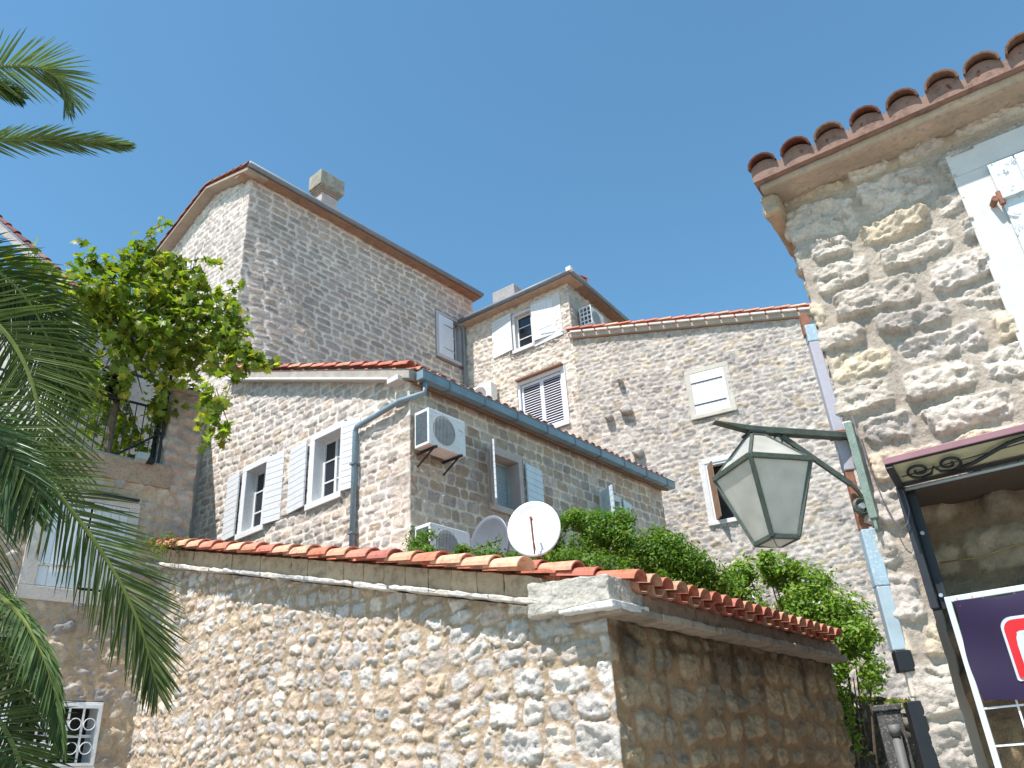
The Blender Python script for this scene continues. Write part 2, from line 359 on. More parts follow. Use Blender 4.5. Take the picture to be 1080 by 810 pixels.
# ------------------------------------------------------------------ tiles
def tilecol(k=1.0):
    c = random.choice(TILE_COLS); g = random.uniform(.85, 1.15) * k; return tuple(min(1, x * g) for x in c)
def barrel(mb, o, e, s, n, r0, r1, L, cover=True, t=.015, lift=0.0, seg=7, col=None):
    """one curved tile: o = mid of its lower end, s = up the slope, e = across, n = roof normal; r0 lower, r1 upper radius"""
    o, e, s, n = [np.array(q, float) for q in (o, e, s, n)]; vs = []
    for (rr, kk, lf) in ((r0, 0, lift), (r1, L, 0)):
        for rad in (rr, rr - t):
            for i in range(seg + 1):
                w = math.pi * i / seg; x = -math.cos(w) * rad; y = math.sin(w) * rad * .85
                if not cover: y = -y
                vs.append(o + e * x + s * kk + n * (y + lf))
    m = seg + 1; fs = []
    for i in range(seg):
        fs += [(i, i + 1, 2 * m + i + 1, 2 * m + i), (m + i, 3 * m + i, 3 * m + i + 1, m + i + 1), (i, m + i, m + i + 1, i + 1), (2 * m + i, 2 * m + i + 1, 3 * m + i + 1, 3 * m + i)]
    fs += [(0, 2 * m, 3 * m, m), (seg, m + seg, 3 * m + seg, 2 * m + seg)]
    mb.add(vs, fs, col or tilecol())
def tile_field(mb, O, e, s, width, length, sp=.21, tl=.36, r=.095, rows=None, bright=1.0, pans=True, skip=None):
    O, e, s = [np.array(q, float) for q in (O, e, s)]; n = np.cross(e, s); n /= np.linalg.norm(n)
    if n[2] < 0: n = -n
    nc = int(width / sp); nr = int(length / tl); nr = nr if rows is None else min(rows, nr)
    for i in range(nc + 1):
        for j in range(nr):
            if skip and skip(i * sp, j * tl): continue
            o = O + e * (i * sp + random.uniform(-.006, .006)) + s * (j * tl + random.uniform(-.012, .012))
            barrel(mb, o + n * (.03), e, s, n, r * random.uniform(.97, 1.04), r * .82, tl + .06, True, lift=.024, col=tilecol(bright))
            if pans and i < nc: barrel(mb, o + e * sp / 2 + n * .04 + s * .03, e, s, n, r * .95, r * .85, tl + .06, False, lift=.0, col=tilecol(bright * .85))
def verge(mb, a, b, e, r=.10, tl=.34, bright=1.0):   # covers laid down a sloping edge from low a to high b
    a, b, e = [np.array(q, float) for q in (a, b, e)]; d = b - a; L = np.linalg.norm(d); d /= L; n = np.cross(e, d); n /= np.linalg.norm(n)
    if n[2] < 0: n = -n
    k = int(L / tl)
    for j in range(k):
        barrel(mb, a + d * (j * L / k + random.uniform(-.01, .01)) + n * random.uniform(0, .008), e, d, n, r * random.uniform(.97, 1.05), r * .84, L / k + .06, True, lift=.026, seg=9, col=tilecol(bright))

# ------------------------------------------------------------------ window parts
def leaf(parent, fr, w, z0, z1, mat, boards='h', n=9, t=.03, side=1, label=None, gap=.006, batten=False):
    """a boarded shutter leaf from the hinge of frame fr, side = +1 / -1 along u"""
    mb = MB()
    lo, hi = (0, w) if side > 0 else (-w, 0)
    if boards == 'h':
        for i in range(n):
            a = z0 + (z1 - z0) * i / n; b = z0 + (z1 - z0) * (i + 1) / n
            mb.box(fr, lo, hi, a + gap / 2, b - gap / 2, 0, t)
        mb.box(fr, lo + .015, hi - .015, z0 + .01, z1 - .01, .004, t * .6)
    elif boards == 'v':
        for i in range(n):
            a = lo + (hi - lo) * i / n; b = lo + (hi - lo) * (i + 1) / n
            mb.box(fr, a + gap / 2, b - gap / 2, z0, z1, 0, t)
        mb.box(fr, lo + .01, hi - .01, z0 + .01, z1 - .01, .004, t * .6)
    elif boards == 'l':                     # louvres in a stile frame
        mb.box(fr, lo, lo + .06, z0, z1, 0, t); mb.box(fr, hi - .06, hi, z0, z1, 0, t)
        for (a, b) in ((z0, z0 + .08), (z1 - .08, z1)): mb.box(fr, lo + .06, hi - .06, a, b, 0, t)
        k = 18
        for i in range(k):
            zc = z0 + .09 + (z1 - z0 - .18) * (i + .5) / k
            v = [fr.p(u, z, h) for (h, z) in ((.0, zc + .022), (t, zc - .012)) for z in (z, z + .008) for u in (lo + .055, hi - .055)]
            mb.hexa(v)
        mb2 = MB(); mb2.box(fr, lo + .05, hi - .05, z0 + .05, z1 - .05, -.012, -.004)
    if batten:
        for zz in (z0 + (z1 - z0) * .18, z1 - (z1 - z0) * .18):
            mb.box(fr, lo + .02, hi - .02, zz - .035, zz + .035, t, t + .018)
    o = obj('shutter', mb, mat, parent, bevel=.003)
    if boards == 'l': obj('louvre_backing', mb2, DARK, o)
    if label: o['label'] = label
    return o
def strap(parent, fr, lo, hi, z, h=.034, mat=None):
    mb = MB(); mb.box(fr, lo, hi, z - .014, z + .014, h, h + .008); obj('hinge', mb, mat or IRON, parent)
def window(parent, fr, u0, u1, z0, z1, sur=(.12, .12, .12, .08), depth=.28, mat=None, sash='2x3', glass=None, sill_out=.05, smat=None, proud=.02, curtain=False, sash_h=-.20):
    """opening u0..u1, z0..z1; sur = left, right, top, bottom band widths"""
    w = bpy.data.objects.new('window', None); scene.collection.objects.link(w); w.parent = parent
    w.location = Vector(fr.p((u0 + u1) / 2, z0)) - parent_world(parent)
    l, r, t, b = sur; mat = mat or PLAST_W; mb = MB()
    mb.box(fr, u0 - l, u0, z0, z1, -depth, proud); mb.box(fr, u1, u1 + r, z0, z1, -depth, proud)
    mb.box(fr, u0 - l, u1 + r, z1, z1 + t, -depth, proud)
    obj('frame', mb, mat, w, bevel=.006)
    sb = MB(); sb.box(fr, u0 - l - .01, u1 + r + .01, z0 - b, z0, -depth, proud + sill_out); obj('sill', sb, mat, w, bevel=.008)
    smat = smat or WHITE
    if sash:
        nx, nz = map(int, sash.split('x')); s = MB(); fw = .045
        s.box(fr, u0, u0 + fw, z0, z1, sash_h - .04, sash_h); s.box(fr, u1 - fw, u1, z0, z1, sash_h - .04, sash_h)
        s.box(fr, u0 + fw, u1 - fw, z0, z0 + fw, sash_h - .04, sash_h); s.box(fr, u0 + fw, u1 - fw, z1 - fw, z1, sash_h - .04, sash_h)
        for i in range(1, nx):
            c = u0 + (u1 - u0) * i / nx; s.box(fr, c - .028, c + .028, z0 + fw, z1 - fw, sash_h - .035, sash_h + .006)
        for i in range(1, nz):
            c = z0 + (z1 - z0) * i / nz; s.box(fr, u0 + fw, u1 - fw, c - .012, c + .012, sash_h - .03, sash_h - .004)
        obj('sash', s, smat, w)
        g = MB(); g.box(fr, u0 + .01, u1 - .01, z0 + .01, z1 - .01, sash_h - .03, sash_h - .022); obj('pane', g, glass or GLASSD, w)
        if curtain:
            c = MB(); c.box(fr, u0 + (u1 - u0) * .55, u1 - .05, z0 + .05, z1 - .05, sash_h - .021, sash_h - .018); obj('curtain', c, CURT, w)
    else:
        g = MB(); g.box(fr, u0 - .02, u1 + .02, z0 - .02, z1 + .02, -depth - .05, -depth - .03); obj('dark_room', g, DARK, w)
    return w

def gable(pts_z):                           # piecewise-linear top line
    xs = [p[0] for p in pts_z]; zs = [p[1] for p in pts_z]
    return lambda x: float(np.interp(x, xs, zs))
def core(parent, poly, z0, z1s, mat=None, name='back_wall'):
    """closed inner body: polygon footprint with a height per corner"""
    n = len(poly); z1s = z1s if isinstance(z1s, (list, tuple)) else [z1s] * n
    vs = [(p[0], p[1], z0) for p in poly] + [(p[0], p[1], z) for p, z in zip(poly, z1s)]
    mb = MB(); mb.add(vs, [tuple(range(n))[::-1], tuple(range(n, 2 * n))] + [(i, (i + 1) % n, n + (i + 1) % n, n + i) for i in range(n)])
    return obj(name, mb, mat or CORE, parent)

# ------------------------------------------------------------------ frames of the walls
SHP = (.568, 5.973); H3P = (-1.557, 10.889); T1P = (-6.318, 15.782); J4 = (-1.433, 21.729); J7 = (-4.733, 10.189); C6 = (2.217, 5.033)
SHg, SHe = Fr(SHP, 128.5), Fr(SHP, 38); H3g, H3s = Fr(H3P, 129), Fr(H3P, 38.8); T1g, T1s = Fr(T1P, 129), Fr(T1P, 39.4)
H4g = Fr(J4, 124.5); C4 = H4g.p(3.9, 0)[:2]; H4s = Fr(C4, 33); H4f = Fr(C4, 124.5); H5 = Fr(C4, 114)
H6 = Fr(C6, 123); H6b = Fr(C6, 213); LW = Fr(J7, 45.5)
def P3(fr, u, z, h=0): return np.array(fr.p(u, z, h))
def nv(fr): return np.array([fr.n[0], fr.n[1], 0])
def dv(fr): return np.array([fr.d[0], fr.d[1], 0])

# ------------------------------------------------------------------ ground
g = MB(); g.add([(-400, -400, 0), (400, -400, 0), (400, 400, 0), (-400, 400, 0)], [(0, 1, 2, 3)])
gm, gn, gl, gb = mat_new("stone_paving")
br = gn.new("ShaderNodeTexBrick"); geo = gn.new("ShaderNodeNewGeometry"); gl.new(geo.outputs["Position"], br.inputs["Vector"])
br.inputs["Scale"].default_value = 1.6; br.inputs["Color1"].default_value = (.42, .39, .34, 1); br.inputs["Color2"].default_value = (.34, .32, .29, 1); br.inputs["Mortar"].default_value = (.2, .18, .16, 1)
gl.new(br.outputs[0], gb.inputs["Base Color"]); gb.inputs["Roughness"].default_value = .8
o = obj('ground', g, gm); o['kind'] = 'structure'

# ================================================================== stone outbuilding (front)
shed = thing('stone_outbuilding', 'low rubble-stone outbuilding in the foreground with tan mortar and orange tiled edge', 'outbuilding', SHg.p(0, 0))
big = lambda u, z: 1.0 + .9 * float(sst(-3.2, -.6, np.array(u))) * (1.25 - .3 * float(sst(1.6, 2.8, np.array(z))))
sty_sh = S(11, (.105, .19), (.12, .27), .022, warp=.055, p=3.6, relief=.010, rough=.010, facet=.012, depth=.007, edge=.009, shrink=.26, rot=14, pal=WHITEST + [(.50, .42, .33)], mort=(.405, .325, .235), pillow=.2, wavy=.12, wfun=big, chink=1.0, var=.16)
sty_sc = S(14, (.15, .27), (.22, .50), .030, warp=.04, p=5, relief=.012, rough=.010, facet=.018, depth=.008, edge=.009, shrink=.16, rot=5, pal=WHITEST, mort=(.405, .325, .235), pillow=.2, wavy=.06, chink=1.2, var=.12)
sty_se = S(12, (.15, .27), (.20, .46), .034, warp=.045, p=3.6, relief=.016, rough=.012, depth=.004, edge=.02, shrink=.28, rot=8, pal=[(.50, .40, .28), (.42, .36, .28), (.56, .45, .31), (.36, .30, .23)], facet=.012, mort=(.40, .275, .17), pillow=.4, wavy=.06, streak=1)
vz = lambda u: 2.74 - .262 * u            # top of the gable wall under its ledge (u<0)
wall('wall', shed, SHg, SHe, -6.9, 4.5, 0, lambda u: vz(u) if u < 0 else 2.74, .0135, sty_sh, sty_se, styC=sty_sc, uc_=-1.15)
a, b, c_, d_ = 0, 0, 0, None
corner_in = np.array(SHP) - .3 * SHg.n - .3 * SHe.n
core(shed, [SHg.p(-6.9, 0, -.3)[:2], tuple(corner_in), SHe.p(4.45, 0, -.3)[:2], (SHe.P + SHe.d * 4.45 - SHe.n * 4.3), (SHe.P + SHe.d * 2.5 - SHe.n * 4.3), (SHg.P - SHg.d * 6.9 + SHe.d * 2.5)], 0, [4.35, 2.72, 2.72, 3.8, 3.8, 4.35], CORE)
mb = MB()                                   # plaster band and ledge under the verge
nb = 22
for i in range(nb):
    u0 = -6.9 + (6.9 - .60) * i / nb; u1 = -6.9 + (6.9 - .60) * (i + 1) / nb - .006
    j = random.uniform(-.008, .008)
    v = [SHg.p(u, vz(u) + zz, h) for h in (-.3, .075 + j) for zz in (.052, .235) for u in (u0, u1)]; mb.hexa(v, random.choice([(.46, .35, .23), (.50, .40, .27), (.42, .32, .21)]))
rough(obj('plaster_band', mb, mat_attr("band_render", .95, 9, .006), shed, bevel=.006), 3, .03, .1)
mb = MB(); u = -6.9
while u < -.35:
    w = random.uniform(.22, .5); u1 = min(u + w, -.3); j = random.uniform(-.03, .012); t = random.uniform(.035, .055)
    v = [SHg.p(x, vz(x) + zz, h) for h in (-.3, .165 + j) for zz in (.055 - t, .052) for x in (u, u1 - .004)]; mb.hexa(v, random.choice([(.55, .50, .42), (.60, .56, .50), (.46, .44, .42)])); u = u1
rough(obj('ledge', mb, mat_attr("ledge_stone", .95, 12, .006), shed, bevel=.008), 3, .045, .12)
mb = MB(); v = [SHg.p(x, z, h) for h in (-.3, .15) for z in (2.80, 2.985) for x in (-.60, .14)]; v[2] = SHg.p(-.6, 3.06, -.3); v[6] = SHg.p(-.6, 3.06, .15); mb.hexa(v)
o = obj('corner_block', mb, mat_plain("cracked_white_cement", (.47, .43, .36), .95, .25, 5, .01, dirt=(.3, .27, .24)), shed, bevel=.012); rough(o, 5, .035, .09)
mb = MB(); v = [SHg.p(x, z + dz * (x < 0), h) for h in (-.3, .20) for (z, dz) in ((2.735, .03), (2.795, .0)) for x in (-.28, .19)]; mb.hexa(v)
rough(obj('corner_slab', mb, PLAST_W, shed, bevel=.01), 4, .02, .1)
mb = MB()                                   # eave soffit slabs and mortar bed along the right side
for i in range(9):
    u0 = .0 + i * .5; j = random.uniform(-.012, .012)
    mb.box(SHe, u0 - (.0 if i else .1), u0 + .494, 2.715, 2.775 + j * .3, -.3, .20 + j, random.choice([(.36, .29, .22), (.42, .35, .27), (.32, .26, .2)]))
rough(obj('eave_slab', mb, mat_attr("eave_stone", .95, 7, .006), shed, bevel=.01), 3, .03, .12)
mb = MB(); mb.box(SHe, .0, 4.5, 2.776, 2.90, -.3, .13, (.34, .24, .17)); rough(obj('mortar_bed', mb, mat_attr("bed_mortar", .95, 8, .008), shed), 6, .05, .12)
mb = MB()
sl = np.array([-SHe.n[0], -SHe.n[1], .262]); sl /= np.linalg.norm(sl)
def sk(x, y):                                # keep the tiles off the neighbouring house
    return x > 2.35 and y > 4.25
O = P3(SHe, .12, 2.905, .235)
tile_field(mb, O, dv(SHe), sl, 4.3, 6.9, .205, .36, .094, skip=sk, bright=.95)
verge(mb, P3(SHg, -.62, vz(-.62) + .255, .12), P3(SHg, -6.9, vz(-6.9) + .255, .12), dv(SHe), .115, .30, 1.1)
verge(mb, P3(SHg, -.30, vz(-.3) + .28, -.12), P3(SHg, -6.9, vz(-6.9) + .275, -.12), dv(SHe), .10, .34, 1.0)
obj('roof', mb, TILE, shed, smooth=False)

# ================================================================== house with the blue gutter
h3 = thing('stone_house', 'low stone house with blue-grey gutter and white shutters, behind the outbuilding', 'house', H3g.p(0, 0))
sty_3g = S(21, (.115, .19), (.16, .40), .017, warp=.028, p=5, relief=.009, rough=.011, depth=.007, edge=.012, shrink=.12, rot=5, pal=[(.55,.53,.505),(.49,.475,.46),(.60,.58,.55),(.44,.43,.42),(.54,.48,.41),(.50,.46,.43)], mort=(.74, .72, .69), pillow=.3, wavy=.08, var=.16)
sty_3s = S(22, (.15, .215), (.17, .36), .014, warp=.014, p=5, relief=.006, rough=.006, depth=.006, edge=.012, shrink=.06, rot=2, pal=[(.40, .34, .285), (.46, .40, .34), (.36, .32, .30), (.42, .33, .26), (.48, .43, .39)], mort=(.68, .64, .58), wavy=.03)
roofz3 = lambda u: 7.33 - .385 * u
holes3 = [(-4.42, -3.56, 5.88, 7.26), (-2.42, -1.46, 5.90, 7.22), (1.72, 2.6, 5.66, 6.78), (4.9, 5.7, 5.68, 6.75)]
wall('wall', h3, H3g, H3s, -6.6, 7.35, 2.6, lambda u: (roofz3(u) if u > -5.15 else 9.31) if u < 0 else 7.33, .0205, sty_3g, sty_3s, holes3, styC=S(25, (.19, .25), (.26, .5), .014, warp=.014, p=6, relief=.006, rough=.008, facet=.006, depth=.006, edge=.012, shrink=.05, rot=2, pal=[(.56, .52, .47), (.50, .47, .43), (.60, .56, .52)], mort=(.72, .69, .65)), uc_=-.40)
wall('end_wall', h3, Fr(H3s.p(7.35, 0)[:2], -51), None, 0, 1.2, 2.6, lambda u: 7.33 + .385 * u, .04, S(23, (.15, .2), (.2, .4), .015, pal=LIME, mort=(.55, .5, .45)))
core(h3, [H3g.p(-6.6, 0, -.45)[:2], tuple(np.array(H3P) - .45 * H3g.n - .45 * H3s.n), H3s.p(7.3, 0, -.45)[:2], tuple(H3s.P + H3s.d * 7.3 - H3s.n * 6.6)], 0, [9.2, 7.3, 7.3, 9.5])
mb = MB()                                   # verge board: plaster band with a drip ledge
v = [H3g.p(u, roofz3(u) + zz, h) for h in (-.45, .11) for zz in (.03, .20) for u in (-5.15, .10)]; mb.hexa(v); obj('plaster_band', mb, mat_plain("grey_render_band", (.36, .32, .27), .95, .2, 6, .004), h3, bevel=.01)
mb = MB(); v = [H3g.p(u, roofz3(u) + zz, h) for h in (-.45, .17) for zz in (-.02, .028) for u in (-5.15, -.32)]; mb.hexa(v); mb.box(H3g, -.30, -.05, 7.33, 7.42, -.3, .2); obj('ledge', mb, PLAST, h3, bevel=.008)
mb = MB(); sl = np.array([-H3s.n[0], -H3s.n[1], .385]); sl /= np.linalg.norm(sl)
tile_field(mb, P3(H3s, .12, 7.44, .16), dv(H3s), sl, 7.2, 5.4, .213, .37, .098, rows=None)
verge(mb, P3(H3g, .10, roofz3(.10) + .235, .07), P3(H3g, -5.15, roofz3(-5.15) + .235, .07), dv(H3s), .095, .36, 1.1)
rf = obj('roof', mb, TILE, h3)
mb = MB(); pts = [P3(H3g, .2, 7.38, 0), P3(H3g, -5.15, 9.43, 0)]
v = [tuple(P3(H3s, uu, 7.36 + .385 * (-hh), hh)) for hh in (.16, -5.15) for dz in (0,) for uu in (.05, 7.4)]
v2 = [(x, y, z - .05) for (x, y, z) in v]; mb.hexa([v2[0], v2[1], v[0], v[1], v2[2], v2[3], v[2], v[3]]); obj('roof_deck', mb, WOODB, h3)
# small tiled chimney hood
ch = bpy.data.objects.new('chimney', None); scene.collection.objects.link(ch); ch.parent = h3; ch.location = Vector(H3s.p(1.5, 8.0, -1.5)) - parent_world(h3)
mb = MB()
for (uu, hh) in ((1.18, -1.32), (1.78, -1.32), (1.18, -1.9), (1.78, -1.9)): mb.box(H3s, uu, uu + .2, 7.7, 8.40, hh - .2, hh)
mb.box(H3s, 1.2, 1.96, 7.7, 8.2, -2.08, -1.34); mb.box(H3s, 1.06, 2.02, 8.40, 8.46, -2.2, -1.2); obj('stack', mb, PLAST, ch, bevel=.01)
mb = MB(); s1 = np.array([-H3s.n[0] * 1, -H3s.n[1] * 1, .5]); s1 /= np.linalg.norm(s1)
tile_field(mb, P3(H3s, 1.10, 8.47, -1.16), dv(H3s), s1, 0.86, .5, .14, .3, .062); obj('chimney_tiles', mb, TILE, ch)
# gutter and downpipe
mb = MB(); mb.box(H3s, -.02, 7.45, 7.28, 7.42, .17, .31); mb.box(H3s, -.02, 7.45, 7.42, 7.435, .155, .325)
gt = obj('gutter', mb, GUT, h3, bevel=.006)
for i in range(9):
    u = .55 + i * .82; mb = MB(); mb.box(H3s, u, u + .03, 7.268, 7.428, .16, .322); obj('gutter_clip', mb, GUT_D, gt)
mb = MB(); A = [P3(H3s, .10, 7.28, .24), P3(H3s, .08, 7.08, .24), P3(H3g, -.12, 7.02, .09), P3(H3g, -1.12, 6.93, .09), P3(H3g, -1.16, 6.85, .08), P3(H3g, -1.15, 3.4, .08)]
mb.tube(A, .045, 10); dp = obj('downpipe', mb, GUT, h3, smooth=True)
for zz in (6.3, 5.2): mb = MB(); mb.box(H3g, -1.21, -1.09, zz, zz + .03, 0, .14); obj('pipe_clip', mb, GUT_D, dp)
# gable windows
for (u0, u1, z0, z1, sh, cur) in ((-4.27, -3.66, 5.98, 7.13, ((-4.43, -1, .44, 5), (-3.57, 1, .42, -8)), False), (-2.28, -1.60, 6.0, 7.10, ((-2.44, -1, .53, 6), (-1.50, 1, .37, -9)), True)):
    w = window(h3, H3g, u0, u1, z0, z1, (.13, .08, .12, .11), .3, WHITE, '2x3', curtain=cur, proud=.03, sill_out=.03, sash_h=-.17)
    for (uh, sd_, ww, an) in sh:
        f = H3g.sub(uh, .045, an); leaf(w, f, ww, z0 - .03 if sd_ > 0 else z0 - .02, z1 + .05, SHUT_W, 'h', 11, .032, sd_)
        strap(w, H3g, uh - .04, uh + .04, z0 + .25); strap(w, H3g, uh - .04, uh + .04, z1 - .2)
# side windows
w = window(h3, H3s, 1.80, 2.50, 5.76, 6.66, (.10, .10, .13, .10), .34, mat_plain("pinkish_stone_surround", (.45, .38, .34), .9, .12, 6, .004), '2x1', smat=mat_plain('grey_green_sash', (.34, .40, .39), .6), sash_h=-.22, curtain=True)
leaf(w, H3s.sub(1.77, .03, -46), .40, 5.72, 6.72, WHITE, 'h', 10, .03, -1)
leaf(w, H3s.sub(2.64, .04, -6), .50, 5.74, 6.68, SHUT_B, 'h', 8, .03, 1)
w = window(h3, H3s, 4.98, 5.58, 5.78, 6.64, (.08, .10, .12, .10), .34, PLAST, '2x2', smat=LILAC, sash_h=-.2)
leaf(w, H3s.sub(4.93, .03, -62), .42, 5.76, 6.70, SHUT_B, 'h', 9, .03, -1)
leaf(w, H3s.sub(5.66, .04, -10), .62, 5.76, 6.70, SHUT_B, 'h', 8, .03, 1)

# ================================================================== tall house at the left back
t1 = thing('tower_house', 'tallest stone house with plain gable, chimney and long grey gutter, at back left', 'house', T1g.p(0, 0))
sty_1g = S(31, (.13, .21), (.20, .50), .024, warp=.028, p=5, relief=.012, rough=.012, depth=.008, edge=.014, shrink=.10, rot=4, pal=[(.50, .475, .455), (.46, .435, .42), (.54, .51, .48), (.42, .395, .38)], mort=(.70, .68, .66), pillow=.3, wavy=.06)
sty_1s = S(32, (.15, .25), (.24, .56), .034, warp=.03, p=4.5, relief=.014, rough=.007, depth=.004, edge=.014, shrink=.12, rot=4, pal=[(.41, .365, .35), (.45, .40, .38), (.38, .34, .33), (.46, .39, .34), (.43, .385, .37)], mort=(.68, .64, .61), pillow=.3, wavy=.06)
gz1 = gable([(-6.5, 14.9), (-1.75, 16.62), (0, 16.08), (8.3, 16.08)])
bul = lambda u, z: np.where(u > 0, .055 * np.maximum(0, 15.4 - .36 * u - z) * sst(0, .9, u), 0)   # lower left leans out a little, a shape added to catch grazing sun
wall('wall', t1, T1g, T1s, -5.0, 8.2, 8.3, gz1, .031, sty_1g, sty_1s, [(6.5, 7.72, 13.3, 15.02), (-3.3, -2.4, 14.1, 14.9)], STONE_FAR, bul, styC=S(35, (.2, .27), (.3, .55), .022, warp=.02, p=6, relief=.012, rough=.010, facet=.008, shrink=.06, rot=2, pal=[(.52, .49, .47), (.47, .445, .43), (.56, .53, .50)], mort=(.70, .68, .66)), uc_=-.45)
core(t1, [T1g.p(-5, 0, -.45)[:2], tuple(np.array(T1P) - .45 * T1g.n - .45 * T1s.n), T1s.p(8.2, 0, -.45)[:2], tuple(T1s.P + T1s.d * 8.2 - T1s.n * 5)], 0, [15.4, 16.0, 16.0, 15.4])
# soffits, gable boards, roof
apex = -1.75; zr = 16.62
mb = MB(); mb.box(T1s, -.28, 8.3, 16.08, 16.12, -.3, .30); mb.box(T1s, -.28, 8.3, 16.12, 16.22, .26, .30); obj('eave_boards', mb, WOODO, t1)
mb = MB()
for (ua, za, ub, zb_) in ((apex, zr, .30, zr - (.30 - apex) * .31), (-5.2, zr - (5.2 + apex) * .362, apex, zr)):
    v = [T1g.p(u, z + dz, h) for h in (-.3, .30) for dz in (.02, .09) for (u, z) in ((ua, za), (ub, zb_))]; mb.hexa(v)
obj('gable_boards', mb, mat_plain("tan_verge_boards", (.33, .255, .19), .85, .15, 5, .002), t1)
mb = MB(); slr = np.array([-T1s.n[0], -T1s.n[1], .31]); slr /= np.linalg.norm(slr)
tile_field(mb, P3(T1s, -.2, 16.17, .26), dv(T1s), slr, 8.5, 2.2, .215, .37, .10)
verge(mb, P3(T1g, .32, 16.16, .26), P3(T1g, apex, zr + .13, .26), dv(T1s), .09, .33, .7)
verge(mb, P3(T1g, -5.2, zr - (5.2 + apex) * .362 + .13, .26), P3(T1g, apex, zr + .13, .26), dv(T1s), .09, .33, .7)
obj('roof', mb, TILE, t1)
mb = MB()
for sgn in (0, 1):
    pts = [T1g.p(apex, zr + .08, .28), T1g.p(.3 if sgn else -5.2, 16.1 if sgn else zr - (5.2 + apex) * .362 + .1, .28)]
    q = [np.array(p_) + dv(T1s) * 8.6 for p_ in pts]; mb.prism([pts[0], pts[1], q[1], q[0]], (0, 0, .04))
obj('roof_deck', mb, WOODB, t1)
mb = MB(); mb.tube([P3(T1s, u, 16.17, .36) for u in (-.3, 8.3)], .075, 10); obj('gutter', mb, GUT_D, t1, smooth=True)
ch = bpy.data.objects.new('chimney', None); scene.collection.objects.link(ch); ch.parent = t1; ch.location = Vector(T1s.p(3.2, 16.5, -1)) - parent_world(t1)
mb = MB(); mb.box(T1s, 2.86, 3.42, 16.3, 18.02, -1.36, -1.0); mb.box(T1s, 2.82, 3.46, 17.62, 17.70, -1.40, -.96); obj('stack', mb, mat_plain("pink_chimney_render", (.44, .38, .35), .95, .15, 5, .004), ch, bevel=.01)
mb = MB()
for i in range(3): mb.box(T1s, 2.81 - i * .035, 3.47 + i * .035, 18.02 + i * .06, 18.075 + i * .06, -1.42 - i * .02, -.94 + i * .025)
mb.box(T1s, 2.70, 3.58, 18.20, 18.74, -1.48, -.88); mb.box(T1s, 2.78, 3.50, 18.74, 18.80, -1.40, -.96)
obj('cap', mb, mat_plain("lichened_cap_stone", (.30, .28, .22), .95, .3, 5, .01, dirt=(.14, .14, .11)), ch, bevel=.02)
w = window(t1, T1s, 6.62, 7.58, 13.48, 14.92, (.10, .12, .08, .10), .3, mat_plain("lilac_grey_surround", (.46, .43, .43), .9, .1, 4, .003), '2x3', sash_h=-.2)
leaf(w, T1s.sub(6.62, .0, -3), .66, 13.50, 14.90, LILAC, 'v', 6, .03, 1); strap(w, T1s, 6.66, 7.24, 13.78, .01, mat_plain("strap_grey", (.3, .3, .32), .6, .1, 5, 0)); strap(w, T1s, 6.66, 7.24, 14.6, .01, GUT_D)
w = window(t1, T1g, -3.2, -2.5, 14.2, 14.82, (.08, .08, .06, .06), .25, PLAST_W, None); leaf(w, T1g.sub(-3.15, .0, 0), .6, 14.21, 14.80, LILAC, 'v', 6, .03, 1)

# ================================================================== cream house in the middle back
h4 = thing('cream_stone_house', 'cream rough-stone house with two shuttered windows one above the other, centre back', 'house', H4g.p(3.9, 0))
sty_4 = S(41, (.10, .19), (.15, .40), .014, warp=.04, p=4, relief=.014, rough=.020, depth=.008, edge=.012, shrink=.16, rot=7, pal=[(.60, .57, .52), (.54, .51, .46), (.64, .61, .56), (.50, .47, .44), (.58, .52, .43)], mort=(.70, .67, .63), pillow=.3, wavy=.1, chink=1.0)
top4 = lambda u: 14.76
wall('wall', h4, H4f, H4s, -3.95, 4.6, 5.5, top4, .031, sty_4, S(42, (.10, .18), (.14, .36), .02, warp=.03, relief=.02, rough=.012, pal=[(.46, .43, .41), (.40, .38, .37)], mort=(.5, .48, .46)), [(1.86 - 3.9, 2.66 - 3.9, 13.12, 14.52), (1.92 - 3.9, 3.55 - 3.9, 10.36, 12.2)], STONE_FAR)
core(h4, [H4g.p(-.05, 0, -.45)[:2], tuple(np.array(C4) - .45 * H4g.n - .45 * H4s.n), H4s.p(4.6, 0, -.45)[:2], tuple(H4s.P + H4s.d * 4.6 - H4s.n * 4.2)], 0, 14.7)
mb = MB(); mb.box(H4g, .05, 4.2, 14.76, 14.80, -.4, .30); obj('eave_boards', mb, mat_plain("tan_soffit", (.42, .30, .21), .8, .15, 5, .002), h4)
mb = MB(); mb.box(H4s, -.28, 4.7, 14.762, 14.80, -.2, .30); mb.box(H4s, -.28, 4.7, 14.80, 14.88, .26, .30); obj('side_soffit', mb, WOODO, h4)
mb = MB(); mb.tube([P3(H4g, .12, 14.86, .34), P3(H4g, 4.22, 14.86, .34)], .07, 10); mb.tube([P3(H4s, -.3, 14.86, .34), P3(H4s, 4.7, 14.86, .34)], .07, 10); obj('gutter', mb, GUT_D, h4, smooth=True)
mb = MB(); mb.box(H4g, 4.14, 4.30, 14.84, 14.98, .28, .42); obj('gutter_corner', mb, WHITE, h4, bevel=.01)
mb = MB(); hv = -H4g.n; hh = np.array([hv[0], hv[1], .32]); hh /= np.linalg.norm(hh)
tile_field(mb, P3(H4g, .15, 14.82, .22), dv(H4g), hh, 4.0, 1.1, .21, .36, .09)
obj('roof', mb, TILE, h4)
cz = [P3(H4g, .05, 14.85, .3), P3(H4g, 4.22, 14.85, .3), P3(H4s, 4.7, 14.85, .3), P3(H4g, .05, 14.85, -5)]; pk = P3(H4g, 1.6, 15.9, -2.6)
